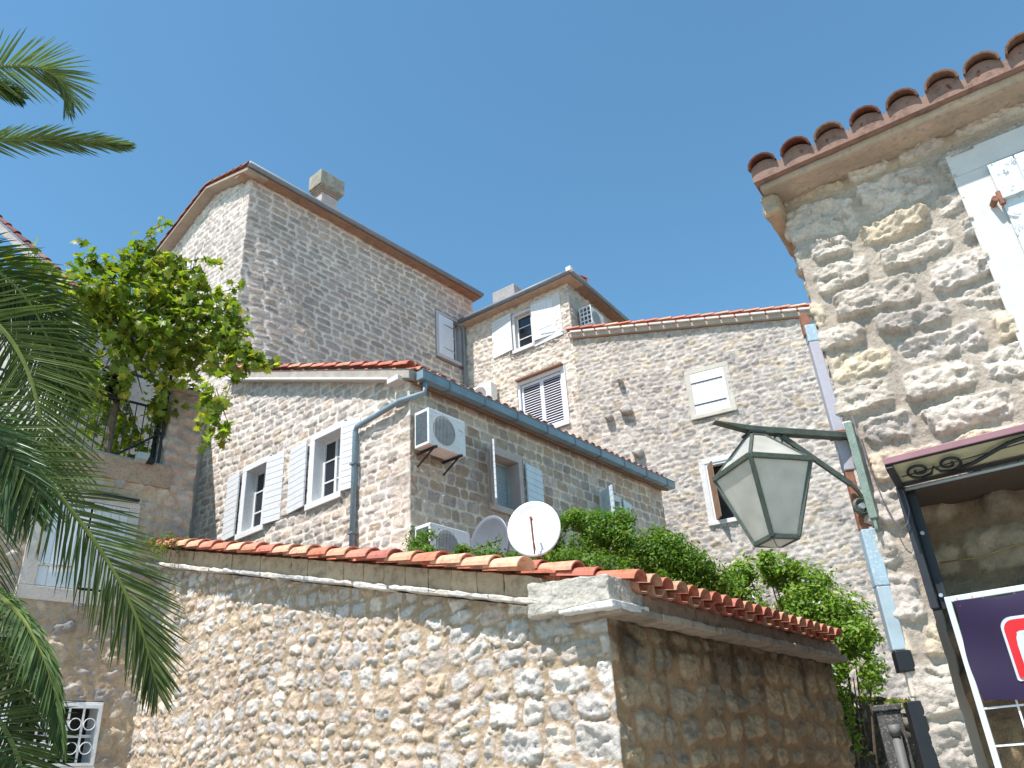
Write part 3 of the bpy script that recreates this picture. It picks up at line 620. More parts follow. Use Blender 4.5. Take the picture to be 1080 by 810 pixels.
mb = MB(); mb.add(cz + [pk], [(0, 1, 4), (1, 2, 4), (2, 3, 4), (3, 0, 4), (3, 2, 1, 0)], (.4, .18, .13)); obj('roof_deck', mb, TILE, h4)
mb = MB(); mb.box(H4g, .50, 1.38, 15.0, 16.42, -1.55, -1.0); obj('chimney', mb, CONC, h4, bevel=.015)
mb = MB(); mb.tube([P3(H4g, .10, 14.85, .34), P3(H4g, .12, 14.7, .12), P3(H4g, .13, 6, .12)], .055, 10); obj('downpipe', mb, GUT_D, h4, smooth=True)
w = window(h4, H4g, 1.98, 2.56, 13.26, 14.40, (.10, .06, .10, .12), .3, PLAST_W, '1x3', sash_h=-.12)
mb = MB(); mb.box(H4g, 2.62, 3.62, 13.12, 14.60, -.05, .028); obj('plaster_patch', mb, PLAST_W, w, bevel=.008)
leaf(w, H4g.sub(1.90, .06, 5), .76, 13.28, 14.55, WHITE, 'h', 11, .03, -1); leaf(w, H4g.sub(2.64, .06, -5), .74, 13.28, 14.50, WHITE, 'v', 7, .03, 1)
strap(w, H4g, 2.9, 3.36, 13.52, .13, GALV)
w = window(h4, H4g, 2.02, 3.42, 10.50, 12.08, (.08, .13, .10, .12), .22, WHITE, None, proud=.03)
f = H4g.sub(2.04, -.06, 0); leaf(w, f, .68, 10.52, 12.06, LILAC, 'l', side=1); f = H4g.sub(3.40, -.06, 0); leaf(w, f, .68, 10.52, 12.06, LILAC, 'l', side=-1)
mb = MB(); mb.box(H4g, 1.95, 3.52, 12.18, 12.23, -.05, .16); obj('drip_board', mb, WOODB, w)

# ================================================================== long grey house at the right back
h5 = thing('grey_stone_house', 'wide grey rubble-stone house with a sloping tiled top edge, right of the cream house', 'house', H5.p(3, 0))
sty_5 = S(51, (.09, .165), (.13, .36), .012, warp=.05, p=4, relief=.012, rough=.016, depth=.006, edge=.010, shrink=.20, rot=9, pal=[(.45, .435, .42), (.39, .385, .38), (.52, .50, .475), (.49, .44, .36), (.34, .335, .335), (.43, .42, .42)], mort=(.56, .53, .49), pillow=.3, wavy=.12, var=.18, chink=1.0)
top5 = lambda u: 12.86 - .205 * u
wall('wall', h5, None or H5, None, 0, 7.2, 0.6, top5, .031, sty_5, None, [(2.92, 3.92, 9.62, 10.98), (2.93, 3.85, 6.95, 8.55)], STONE_FAR)
core(h5, [H5.p(.3, 0, -.45)[:2], H5.p(7.2, 0, -.45)[:2], H5.p(7.2, 0, -5)[:2], H5.p(.3, 0, -5)[:2]], 0, [12.7, 11.3, 11.3, 12.7])
mb = MB(); v = [H5.p(u, top5(u) + zz, h) for h in (-.4, .12) for zz in (.02, .14) for u in (-.05, 7.2)]; mb.hexa(v); obj('plaster_band', mb, mat_plain("ochre_band", (.42, .35, .27), .95, .2, 3, .004), h5)
mb = MB(); u = 0.0
while u < 7.1:
    v = [H5.p(x, top5(x) + zz, h) for h in (-.4, .20) for zz in (.142, .20) for x in (u, u + .33)]; mb.hexa(v); u += .37
obj('ledge', mb, PLAST, h5, bevel=.008)
mb = MB(); verge(mb, P3(H5, 7.2, top5(7.2) + .25, .12), P3(H5, -.08, top5(-.08) + .25, .12), -nv(H5), .085, .36, 1.15); verge(mb, P3(H5, 7.2, top5(7.2) + .25, -.1), P3(H5, .5, top5(.5) + .25, -.1), -nv(H5), .085, .36, 1.0); obj('roof', mb, TILE, h5)
mb = MB(); v = [H5.p(u, top5(u) + zz, h) for h in (-5, -.1) for zz in (.12, .16) for u in (-.05, 7.2)]; mb.hexa(v); obj('roof_deck', mb, WOODB, h5)
w = window(h5, H5, 3.0, 3.86, 9.74, 10.90, (.13, .13, .12, .10), .2, mat_plain("buff_stone_surround", (.50, .46, .38), .95, .12, 5, .004), None)
leaf(w, H5.sub(3.0, -.02, 0), .86, 9.75, 10.89, SHUT_W, 'v', 8, .04, 1, 'closed pale shutter with two iron straps'); strap(w, H5, 3.0, 3.8, 10.02, .022); strap(w, H5, 3.0, 3.8, 10.62, .022)
w = window(h5, H5, 2.98, 3.78, 7.04, 8.46, (.14, .12, .14, .10), .3, PLAST_W, None)
mb = MB(); mb.box(H5, 2.98, 3.03, 7.04, 8.46, -.1, .0); mb.box(H5, 3.03, 3.78, 8.41, 8.46, -.1, 0); obj('casing', mb, WHITE, w)
leaf(w, H5.sub(3.03, -.05, 62), .40, 7.05, 8.40, WOODB, 'v', 3, .03, 1, 'brown wooden shutter opened inward')
cs = MB()
for (u, z, s_) in ((.78, 10.22, .10), (1.28, 10.32, .17), (1.42, 9.10, .13), (1.20, 11.2, .08)):
    for k in range(1):
        n_ = 7; ring = []
        for hh_, sc in ((-.1, 1), (.12, 1.02), (.2, .85), (.22, .4)):
            for i in range(n_):
                w_ = 2 * math.pi * i / n_ + .3; jj = 1 + .18 * math.sin(i * 2.7 + u * 9)
                ring.append(H5.p(u + math.cos(w_) * s_ * sc * jj, z + math.sin(w_) * s_ * .72 * sc * jj, hh_))
        fs = [(a * n_ + i, a * n_ + (i + 1) % n_, (a + 1) * n_ + (i + 1) % n_, (a + 1) * n_ + i) for a in range(3) for i in range(n_)] + [tuple(3 * n_ + i for i in range(n_))]
        cs = MB(); cs.add(ring, fs, (.5, .47, .42)); obj('projecting_stone', cs, STONE_FAR, h5)

# ================================================================== near house at the right
h6 = thing('near_stone_house', 'near right house of big rough blocks with rounded tile ends along its eave', 'house', H6.p(0, 0))
sty_6 = S(67, (.215, .335), (.32, .66), .046, warp=.035, p=5.5, relief=.030, rough=.011, depth=.008, edge=.009, shrink=.10, rot=5, chink=0, facet=.020, pal=[(.57, .535, .485), (.61, .575, .525), (.53, .495, .455), (.60, .53, .42), (.50, .475, .45), (.63, .60, .555)], mort=(.42, .39, .345), pillow=.15, wavy=.05, var=.10, strata=1)
wall('wall', h6, H6b if False else Fr(C6, 213), H6, -.9, 3.4, 0, lambda u: 5.60, .0108, sty_6, None, [(1.135, 2.445, 3.42, 5.39), (.205, 3.3, -.1, 3.175)])
core(h6, [H6.p(.02, 0, -1.25)[:2], H6.p(3.2, 0, -1.25)[:2], H6.p(3.2, 0, -5)[:2], H6.p(.02, 0, -5)[:2]], 0, 5.55)
mb = MB(); mb.box(H6, .02, .9, 3.25, 5.6, -1.25, -.2); mb.box(H6, 2.8, 3.2, 3.25, 5.6, -1.25, -.2); mb.box(H6, .06, .19, 0, 3.25, -1.25, -.1); obj('inner_wall', mb, CORE, h6)
mb = MB(); mb.box(H6, -.14, 3.4, 5.50, 5.60, -1, .0); mb.box(H6, -.10, 3.4, 5.60, 5.665, -1, .27)
obj('cornice_slab', mb, mat_plain("ochre_cornice", (.40, .31, .22), .9, .25, 3, .005, dirt=(.28, .24, .2)), h6, bevel=.02).name; rough(bpy.data.objects['cornice_slab'], 5, .025, .15)
mb = MB(); mb.box(H6, -.13, 0.0, 5.42, 5.60, -1, .20); obj('corner_corbel', mb, mat_plain("ochre_corbel", (.38, .28, .18), .9, .25, 6, .01), h6, bevel=.03); rough(bpy.data.objects['corner_corbel'], 4, .05, .1)
mb = MB()                                  # mortar fill below the tiles, with a wavy upper edge
prof = [(-.12 + i * .0116, 5.735 + .085 * abs(math.cos(math.pi * ((-.12 + i * .0116 + .02) / .252))) ** .7) for i in range(300)]  # follows the tile row
for (ua, za), (ub, zb3) in zip(prof[:-1], prof[1:]):
    v = [H6.p(u_, z_, h_) for h_ in (-.6, .325) for (u_, z_) in ((ua, 5.655), (ub, 5.655), (ua, za), (ub, zb3))]; mb.hexa(v, (.24, .15, .115))
obj('mortar_bed', mb, mat_attr("eave_mortar", .95, 10, .006), h6)
mb = MB(); s6 = np.array([-H6.n[0], -H6.n[1], .36]); s6 /= np.linalg.norm(s6)
tile_field(mb, P3(H6, -.02, 5.705, .35), dv(H6), s6, 3.4, 2.4, .252, .38, .110, bright=.36)  # bright well below the other roofs: eave shade put into tile colours
obj('roof', mb, TILE, h6)
mb = MB(); v = [H6.p(u, 5.68 + .36 * (.2 - h), h) for h in (-4, .2) for u in (-.1, 3.4)]; mb.hexa([v[0], v[1], (v[0][0], v[0][1], v[0][2] + .03), (v[1][0], v[1][1], v[1][2] + .03), v[2], v[3], (v[2][0], v[2][1], v[2][2] + .03), (v[3][0], v[3][1], v[3][2] + .03)]); obj('roof_deck', mb, WOODB, h6)
# upper window with flaking shutter
w = window(h6, H6, 1.33, 2.25, 3.55, 5.22, (.215, .215, .19, .15), .3, mat_plain("smooth_white_plaster", (.55, .525, .49), .95, .06, 8, .003), None, proud=.035, sill_out=.03)
f = H6.sub(1.345, .0, -3)
for (sd_, ff, ww) in ((1, H6.sub(1.318, .04, -1), .475), (-1, H6.sub(2.262, .04, 1), .46)):
    o = leaf(w, ff, ww, 3.57, 5.19, BLUE_OLD, 'v', 3, .035, sd_, 'pale blue shutter with flaking paint')
    mb = MB(); lo, hi = (0, ww) if sd_ > 0 else (-ww, 0)
    for zz in (4.88, 3.95): mb = MB(); mb.box(ff, lo + .01, hi - .01, zz, zz + .07, .035, .07); obj('batten', mb, BLUE_OLD, o, bevel=.004)
    mb = MB(); c0 = P3(ff, .0 * sd_, 4.88, .05)
    mb.tube([c0 + np.array([0, 0, -.03]), c0 + np.array([0, 0, .07])], .018, 8); mb.tube([P3(ff, -.05 * sd_, 4.9, .0), P3(ff, -.03 * sd_, 4.9, .07)], .022, 8); obj('hinge_pin', mb, RUST, o)
# recessed shopfront: back wall of dark stone, floor of the recess
wall('recess_wall', h6, Fr(H6.p(0, 0, -.58)[:2], 123), None, .18, 3.2, 0, lambda u: 3.3, .022, S(65, (.24, .36), (.3, .62), .04, warp=.05, p=2.8, relief=.05, rough=.02, shrink=.25, pal=[(.30, .24, .16), (.26, .22, .17), (.34, .29, .22)], mort=(.22, .17, .12), edge=.05))
mb = MB(); mb.box(H6, .2, 3.2, 3.18, 3.25, -.9, -.01); obj('lintel', mb, mat_plain('dark_lintel', (.07, .05, .035), .9), h6)

# canopy over the shopfront: thin panel tilted up and out, ironwork below it
cp = thing('door_canopy', 'pink-edged canopy panel with black scrolled ironwork over the shop recess', 'canopy', H6.p(.2, 3.2, .05))
def CPt(u, t, k=0):                         # t: 0 at the wall, 1 at the front edge; k: drop below the panel
    return np.array(H6.p(u, 3.205 + .07 * t - k, .04 + .27 * t))
mb = MB(); mb.box(H6, .215, 3.0, 3.262, 3.302, .312, .325); v = [tuple(CPt(u, t, k)) for t in (-.12, 1.02) for k in (-.026, -.018) for u in (.215, 3.0)]; mb.hexa(v); obj('pink_flashing', mb, PINK, cp, bevel=.003)
mb = MB(); v = [tuple(CPt(u, t, k)) for t in (0, 1) for k in (-.004, -.016) for u in (.235, 3.0)]; mb.hexa(v); obj('panel', mb, CREAM_P, cp)
mb = MB(); mb.tube([CPt(.225, -.05, .03), CPt(3.0, -.05, .03)], .012, 8); obj('rod', mb, GALV, cp, smooth=True)
mb = MB(); mb.bar(CPt(.235, -.02, .02), CPt(.235, 1.0, .02), .04, .035); mb.bar(CPt(.235, .97, .01), CPt(3.0, .97, .01), .02, .012); mb.bar(CPt(.235, .03, .012), CPt(3.0, .03, .012), .03, .012)
obj('iron_frame', mb, IRON, cp)
def scroll(cx, ct, r, a0, turns, sg):
    return [CPt(cx + r * (1 - .74 * i / 34) * math.cos(a0 + sg * turns * 2 * math.pi * i / 34), ct + r * 4.1 * (1 - .74 * i / 34) * math.sin(a0 + sg * turns * 2 * math.pi * i / 34), .02) for i in range(35)]
mb = MB()
for k in range(4):
    c0 = .375 + k * .72
    mb.tube(scroll(c0, .52, .072, -math.pi / 2, 1.3, -1), .009, 6); mb.tube(scroll(c0 + .17, .52, .072, -math.pi / 2, 1.3, 1), .009, 6)
    mb.tube([CPt(c0, .22, .02), CPt(c0 + .06, .3, .02), CPt(c0 + .085, .55, .02), CPt(c0 + .11, .3, .02), CPt(c0 + .17, .22, .02)], .009, 6)
    mb.tube([CPt(c0 + .17, .22, .022), CPt(c0 + .3, .35, .022), CPt(c0 + .5, .78, .022), CPt(c0 + .64, .88, .022)], .012, 6)
    mb.tube([CPt(c0 - .1, .5, .03), CPt(c0 + .62, .72, .03)], .004, 5)
obj('iron_scroll', mb, IRON, cp, smooth=True)
mb = MB(); mb.box(H6, .205, .25, 2.44, 3.19, -.06, .05); mb.box(H6, .25, .30, 2.44, 3.19, -.06, -.045); obj('post', mb, IRON, cp, bevel=.003)
for zz in (2.9, 2.52): mb = MB(); mb.tube([P3(H6, .27, zz, -.05), P3(H6, .27, zz, -.03)], .012, 8); obj('bolt', mb, GALV, cp)

# banner on a white lattice
bn = thing('shop_banner', 'dark purple banner with red and white emblem tied to a white metal frame', 'banner', H6.p(.3, 1.0, -.02))
mb = MB(); mb.box(H6, .285, .318, .5, 2.50, -.03, 0); mb.box(H6, .318, 2.2, 2.467, 2.50, -.03, 0)
obj('frame', mb, GALV if False else mat_plain("grey_white_frame", (.55, .58, .60), .5, .08, 5, 0), bn, bevel=.003)
mb = MB()
for i in range(1, 8): mb.box(H6, .318 + i * .16, .328 + i * .16, .5, 2.467, -.022, -.012)
for i in range(8): mb.box(H6, .318, 2.2, .55 + i * .19, .56 + i * .19, -.02, -.01)
obj('lattice', mb, WHITE, bn)
# cloth: gently rippled sheet
nu, nz_ = 60, 36; vs = []; U0, U1, Z0, Z1 = .322, 1.75, 1.915, 2.458
for i in range(nu + 1):
    for j in range(nz_ + 1):
        u = U0 + (U1 - U0) * i / nu; z = Z0 + (Z1 - Z0) * j / nz_
        e = .012 * math.sin(u * 9 + z * 4) + .008 * math.sin(z * 13 + u * 3); uu = u + (.012 * math.sin(z * 11) if i == 0 else 0)
        vs.append(H6.p(uu, z - (.008 * math.sin(u * 14) if j in (0, nz_) else 0), .018 + e))
fs = [(i * (nz_ + 1) + j, (i + 1) * (nz_ + 1) + j, (i + 1) * (nz_ + 1) + j + 1, i * (nz_ + 1) + j + 1) for i in range(nu) for j in range(nz_)]
mb = MB(); mb.add(vs, fs); cl = obj('cloth', mb, mat_plain("purple_vinyl", (.014, .004, .032), .6, .15, 3, .0), bn, smooth=True)
def rr_poly(u0, u1, z0, z1, r, h, slant=0):
    pts = []
    for (cx, cz, a0) in ((u1 - r, z1 - r, 0), (u0 + r, z1 - r, 90), (u0 + r * .25, z0 + r * .25, 180), (u1 - r * .25, z0 + r * .25, 270)):
        q = r if a0 in (0, 90) else r * .25
        for k in range(7):
            a = R(a0 + 15 * k); z = cz + q * math.sin(a); pts.append((cx + q * math.cos(a) + slant * (z - z0), z, h))
    return pts
def flat(parent, name, poly, mat, th=.002):
    # ring polygons ride on the cloth ripple
    q = [H6.p(u, z, h + .012 * math.sin(u * 9 + z * 4) + .008 * math.sin(z * 13 + u * 3)) for (u, z, h) in poly]
    mb = MB(); mb.prism(q, nv(H6) * th); return obj(name, mb, mat, parent)
RED = mat_plain("sign_red", (.55, .012, .015), .45, .06, 3, 0); SW = mat_plain("sign_silver", (.50, .52, .55), .45, .05, 3, 0)
flat(cl, 'emblem_border', rr_poly(.525, .885, 2.00, 2.335, .06, .022), SW); flat(cl, 'emblem_red', rr_poly(.538, .872, 2.012, 2.318, .055, .026), RED); flat(cl, 'emblem_inner', rr_poly(.58, .825, 2.03, 2.255, .035, .030), SW)
for (u, z) in ((.36, 2.43), (.44, 2.432)):
    mb = MB(); mb.tube([P3(H6, u, z, .03), P3(H6, u - .008, z + .05, .02)], .0022, 5); obj('tie', mb, RED, bn)

# drainpipe at the corner of the near house, painted in several colours
dp = thing('drainpipe', 'patchwork drainpipe of mauve, rust and sky blue lengths down the near house corner', 'drainpipe', H6.p(-.06, 1.4, .04))
FP = Fr(H6.p(-.055, 0, .0)[:2], 123 - 25)
def seg(z0, z1, mat, u=0, w=.075, du=0, name='pipe_length'):
    mb = MB(); v = [FP.p(uu + (du if zz == z1 else 0), zz, h) for h in (-w / 2, w / 2) for zz in (z0, z1) for uu in (u - w / 2, u + w / 2)]
    mb.hexa(v); return obj(name, mb, mat, dp, bevel=.008)
seg(4.42, 4.60, RUST, -.02, .06); seg(4.36, 4.50, PBLUE, .0, .078); seg(3.38, 4.36, MAUVE, .01, .072, -.01); seg(2.98, 3.38, RUST, .005, .055); seg(2.62, 2.98, PBLUE, .02, .088, -.0)
o = seg(2.24, 2.62, GALV, .02, .082); o['label'] = 'teal-grey tube length'; seg(2.12, 2.24, BLACKP, .03, .092, name='socket'); seg(1.98, 2.12, mat_plain("cream_mortar_patch", (.55, .47, .38), .9, .2, 8, .004), .045, .05)
seg(.0, 1.96, BLACKP, .02, .085)  # black length put in for the dark alley shadow beside the corner
mb = MB(); mb.box(FP, -.05, .06, 3.62, 3.66, -.04, .05); obj('pipe_clip', mb, RUST, dp)

# ------------------------------------------------------------------ wall lantern
AR = Fr(H6.p(0, 0, .03)[:2], 78)                            # arm points away to the left (u < 0)
ln = thing('wall_lantern', 'green iron lantern with frosted panes hanging from a bracket at the house corner', 'wall lantern', AR.p(.06, 3.05, 0))
mb = MB(); mb.box(H6, .015, .065, 3.02, 3.68, .03, .10); mb.box(H6, .03, .05, 2.95, 3.03, .03, .09); obj('mounting_plate', mb, GREEN_L, ln, bevel=.004)
mb = MB(); mb.tube([P3(AR, .0, 3.615, 0), P3(AR, -.70, 3.655, 0)], .0, 4)
mb = MB(); v = [AR.p(u, z, h) for h in (-.03, .03) for (za, zb2) in ((3.585, 3.615), (3.625, 3.66)) for (u, z) in ((-.66, zb2), (.06, za))]; mb.hexa(v)
v = [AR.p(u, z, h) for h in (-.03, .03) for zz in (0, 1) for (u, z) in ((-.93, 3.688 + .004 * zz), (-.66, 3.615 + .045 * zz))]; mb.hexa(v)
obj('arm', mb, GREEN_M, ln, bevel=.003)
mb = MB(); mb.bar(P3(AR, -.47, 3.60, 0), P3(AR, -.06, 3.27, 0), .02, .034)
pts = [P3(AR, -.06, 3.27, 0), P3(AR, -.02, 3.22, 0), P3(AR, .0, 3.17, 0), P3(AR, -.01, 3.11, 0)]
pts2 = [P3(AR, -.03 + .045 * math.cos(a), 3.12 + .045 * math.sin(a), 0) for a in np.linspace(.5, 2 * math.pi + .3, 18)]
mb.tube(pts, .014, 6); mb.tube(pts2, .014, 6)
mb.tube([P3(AR, -.50 + .028 * math.cos(a), 3.585 + .028 * math.sin(a) - .01, 0) for a in np.linspace(-1, 4.2, 14)], .008, 6)
obj('brace', mb, GREEN_M, ln)
mb = MB(); mb.tube([P3(AR, -.03, 3.12, -.02), P3(AR, -.03, 3.12, .02)], .02, 10); obj('bolt', mb, GALV, ln)
LC = np.array(AR.p(-.665, 0, 0))           # lantern axis
LA = 225 + 18.5 + 7                           # direction of its near corner is LA-45
def lring(r, z, ph=0): 
    return [LC + np.array([r * math.sin(R(180 + 18.4 + 8 + 90 * i + ph)), r * math.cos(R(180 + 18.4 + 8 + 90 * i + ph)), z]) for i in range(4)]
topr, rim, bot, tip = lring(.065, 3.585), lring(.305, 3.365), lring(.13, 2.90), lring(.02, 2.865)
def lbars(mb, A_, B_, w, t=None):
    for a_, b_ in zip(A_, B_):
        out = (a_ + b_) / 2 - LC; out[2] = 0; mb.bar(a_, b_, w, t or w, up=out / (np.linalg.norm(out) + 1e-9))
mb = MB()
lbars(mb, topr, rim, .022); lbars(mb, rim, bot, .028)
for rg, ww in ((rim, .034), (topr, .022), (bot, .028)): lbars(mb, rg, rg[1:] + rg[:1], ww, ww)
lbars(mb, bot, tip, .008)
obj('cage', mb, GREEN_M, ln, bevel=.003)
mb = MB(); mb.add(lring(.08, 3.60) + lring(.08, 3.615), [(0, 1, 2, 3), (7, 6, 5, 4)] + [(i, (i + 1) % 4, 4 + (i + 1) % 4, 4 + i) for i in range(4)]); mb.bar(LC + np.array([0, 0, 3.615]), LC + np.array([0, 0, 3.66]), .03, .03, up=(1, 0, 0)); obj('cap', mb, IRON, ln)
gmt, n_, l_, b_ = mat_new("frosted_glass"); b_.inputs["Base Color"].default_value = (.40, .47, .45, 1); b_.inputs["Roughness"].default_value = .35
tr = n_.new("ShaderNodeBsdfTranslucent"); tr.inputs[0].default_value = (.90, .88, .82, 1); mx = n_.new("ShaderNodeMixShader"); mx.inputs[0].default_value = .55
nn = nnoise(n_, l_, 7, 5, .7); rp = nramp(n_, l_, nn.outputs[0], [(.35, (.56, .55, .49)), (.65, (.76, .74, .67))]); l_.new(rp.outputs[0], b_.inputs["Base Color"])
l_.new(b_.outputs[0], mx.inputs[1]); l_.new(tr.outputs[0], mx.inputs[2]); l_.new(mx.outputs[0], n_["Material Output"].inputs[0])
for A_, B_ in ((topr, rim), (rim, bot), (bot, tip)):
    for i in range(4):
        q = [A_[i], A_[(i + 1) % 4], B_[(i + 1) % 4], B_[i]]; ctr = sum(q) / 4; nn_ = np.cross(q[1] - q[0], q[3] - q[0]); nn_ /= np.linalg.norm(nn_)
        mb = MB(); mb.prism([x + (ctr - x) * .02 for x in q], nn_ * .004); obj('glass_pane', mb, gmt, ln)
mb = MB(); mb.tube([LC + np.array([0, 0, 3.36]), LC + np.array([0, 0, 3.45])], .03, 10); mb.tube([LC + np.array([0, 0, 3.2]), LC + np.array([0, 0, 3.28]), LC + np.array([0, 0, 3.36])], [.02, .045, .025], 12); obj('bulb', mb, WHITE, ln, smooth=True)

# cables on the near house
mb = MB(); W_ = [(.075, 3.72), (.085, 3.5), (.10, 3.3), (.12, 3.12), (.15, 2.97), (.18, 2.92), (.22, 2.95), (.25, 3.03), (.245, 3.16)]
mb.tube([P3(H6, u, z, .075) for (u, z) in W_], .0038, 6); tag(obj('cable', mb, mat_plain("purple_grey_cable", (.12, .10, .13), .6), smooth=True), 'looping grey cable hanging beside the lantern bracket', 'cable')
mb = MB(); mb.tube([P3(H6, u, z, -.50) for (u, z) in ((.27, 2.80), (.5, 2.79), (.9, 2.85), (1.5, 2.88))], .006, 6); tag(obj('cable', mb, mat_plain("yellow_brown_cable", (.30, .22, .08), .6), smooth=True), 'yellowish cable strung across the shaded wall under the canopy', 'cable')
mb = MB(); mb.tube([P3(H4g, 1.75, 13.28, .06), P3(H4g, 1.78, 13.1, .05), P3(H4g, 2.0, 13.06, .05), P3(H4g, 3.2, 13.10, .06), P3(H4g, 3.95, 13.14, .05)], .014, 6); tag(obj('cable', mb, GUT_D, smooth=True), 'dark cable sagging under the top window of the cream house', 'cable')

# ------------------------------------------------------------------ air conditioners
def aircon(fr, u, z, w, hgt, dep, off, label, side_grille=False, rot=0):
    t = thing('air_conditioner', label, 'air conditioner', fr.p(u, z, off), 'outdoor air conditioner units')
    h0 = off; h1 = off + dep; mb = MB(); mb.box(fr, u, u + w, z, z + hgt, h0, h1); c = obj('casing', mb, ACW, t, bevel=.012)
    cx, czz, r = u + w * .40, z + hgt * .5, hgt * .40; mb = MB()
    n_ = 28; 
    for rr in (r, r * .62):
        mb.tube([P3(fr, cx + rr * math.cos(a), czz + rr * math.sin(a), h1 + .006) for a in np.linspace(0, 2 * math.pi, n_ + 1)], .0035, 5, caps=False)
    for i in range(-7, 8):
        x = i * r / 8; y = math.sqrt(r * r - x * x); mb.tube([P3(fr, cx + x, czz - y, h1 + .006), P3(fr, cx + x, czz + y, h1 + .006)], .006, 4)
    obj('fan_grille', mb, ACG, t)
    mb = MB(); pts = [P3(fr, cx + r * math.cos(a), czz + r * math.sin(a), h1 + .001) for a in np.linspace(0, 2 * math.pi, n_, endpoint=False)]; mb.prism(pts, nv(fr) * .002); obj('fan_opening', mb, mat_shadow, t)
    mb = MB(); mb.box(fr, u - .004, u, z + .05, z + hgt - .05, h0 + .03, h1 - .03); obj('side_coil', mb, mat_shadow2, t)
    mb = MB(); lx = u + w * .80; zz = z + hgt * .68                              # small script-like maker's mark
    pts = [P3(fr, lx + i * .011, zz + .010 * math.sin(i * 2.4) - i * .0012, h1 + .002) for i in range(11)]; mb.tube(pts, .003, 4); obj('badge', mb, GUT_D, t)
    for x in (u + w * .14, u + w * .82):
        mb = MB(); mb.box(fr, x, x + .035, z - .035, z - .003, 0, h1 + .03); mb.bar(P3(fr, x + .017, z - .035, h1 - .05), P3(fr, x + .017, z - .22, .01), .02, .02)
        obj('bracket', mb, IRON, t)
    return t
mat_shadow = mat_plain("fan_dark", (.28, .22, .21), .7, .3, 8, 0); mat_shadow2 = mat_plain("coil_dark", (.07, .09, .10), .6, .3, 20, 0)
aircon(H3s, .02, 6.20, .78, .58, .30, .08, 'air conditioner high on the house corner just under the blue gutter')
aircon(H3s, .02, 4.47, .80, .56, .30, .08, 'lower air conditioner half hidden by creeper beside the grey dish')
aircon(H4g, .55, 11.72, .72, .62, .30, .10, 'small distant air conditioner on the cream house behind the tile edge')
ac = aircon(H4s, .45, 13.42, .78, .62, .34, .10, 'air conditioner under the eave at the top corner of the cream house')
fe = H4s.sub(.43, .10, 90)
mb = MB()
for i in range(3): mb.box(fe, .0, .36, 13.42 + i * .285, 13.46 + i * .285, .01, .04)
for i in range(4): mb.box(fe, -.0125 + i * .12, .0125 + i * .12, 13.42, 14.03, .01, .041)
for i in range(2): mb.box(fe, .0, .36, 13.56 + i * .285, 13.585 + i * .285, .01, .039)
obj('guard_grid', mb, WHITE, ac)

# ------------------------------------------------------------------ satellite dishes
def dish(c, aim, r, label, mat, mast_to, arm=True):
    t = thing('satellite_dish', label, 'satellite dish', mast_to); c = np.array(c); a = np.array(aim, float); a /= np.linalg.norm(a)
    e = np.cross(a, (0, 0, 1.)); e /= np.linalg.norm(e); v = np.cross(e, a); mb = MB(); n_ = 40; vs = []
    for side in (0, 1):
        for k in range(9):
            rr = r * k / 8; dd = .16 * r * (k / 8) ** 2 - side * .012
            for i in range(n_):
                w_ = 2 * math.pi * i / n_; vs.append(c + e * rr * math.cos(w_) * .94 + v * rr * math.sin(w_) + a * dd)
    m = 9 * n_; fs = []
    for k in range(8):
        for i in range(n_):
            q = (k * n_ + i, k * n_ + (i + 1) % n_, (k + 1) * n_ + (i + 1) % n_, (k + 1) * n_ + i); fs.append(q); fs.append(tuple(m + x for x in q[::-1]))
    for i in range(n_): fs.append((8 * n_ + i, 8 * n_ + (i + 1) % n_, m + 8 * n_ + (i + 1) % n_, m + 8 * n_ + i))
    mb.add(vs, fs); obj('reflector', mb, mat, t, smooth=True)
    if arm:
        foc = c + a * r * .62 + v * r * .22; mb = MB(); mb.tube([c - v * r * .96 + a * .1, foc], .011, 6); obj('arm', mb, RUST, t)
        mb = MB(); mb.tube([foc - a * .0, foc - a * .05], .013, 10); mb.tube([foc, foc + a * .01], .016, 10); obj('receiver', mb, RUST, t)
        mb = MB(); mb.tube([c - v * r * .9 - e * .02 + a * .1, (c + foc) / 2 - v * r * .62, foc - v * .03], .004, 5); obj('cable', mb, BLACKP, t)
    mb = MB(); mb.tube([c - a * .03, c - a * .14, np.array([c[0], c[1], c[2] - r * .8]) - a * .14, mast_to], .02, 8); obj('mast', mb, RUST, t)
    return t
cD = at(564, 559, 8.6); toC = EYE - cD; aimA = np.array([-.30, -.80, .42])
dish(cD, (sv.x * .1 - .16, -1.0, .05), .315, 'round white satellite dish standing above the tiled edge', RIM, (cD[0] + .03, cD[1] + .16, 3.3))
cE = at(519, 577, 9.6); dish(cE, (-.62, -.62, .05), .38, 'grey satellite dish seen from its side, behind the white dish', DISHG, (cE[0] + .1, cE[1] + .1, 3.8), False)
cW = at(527, 575, 9.3)

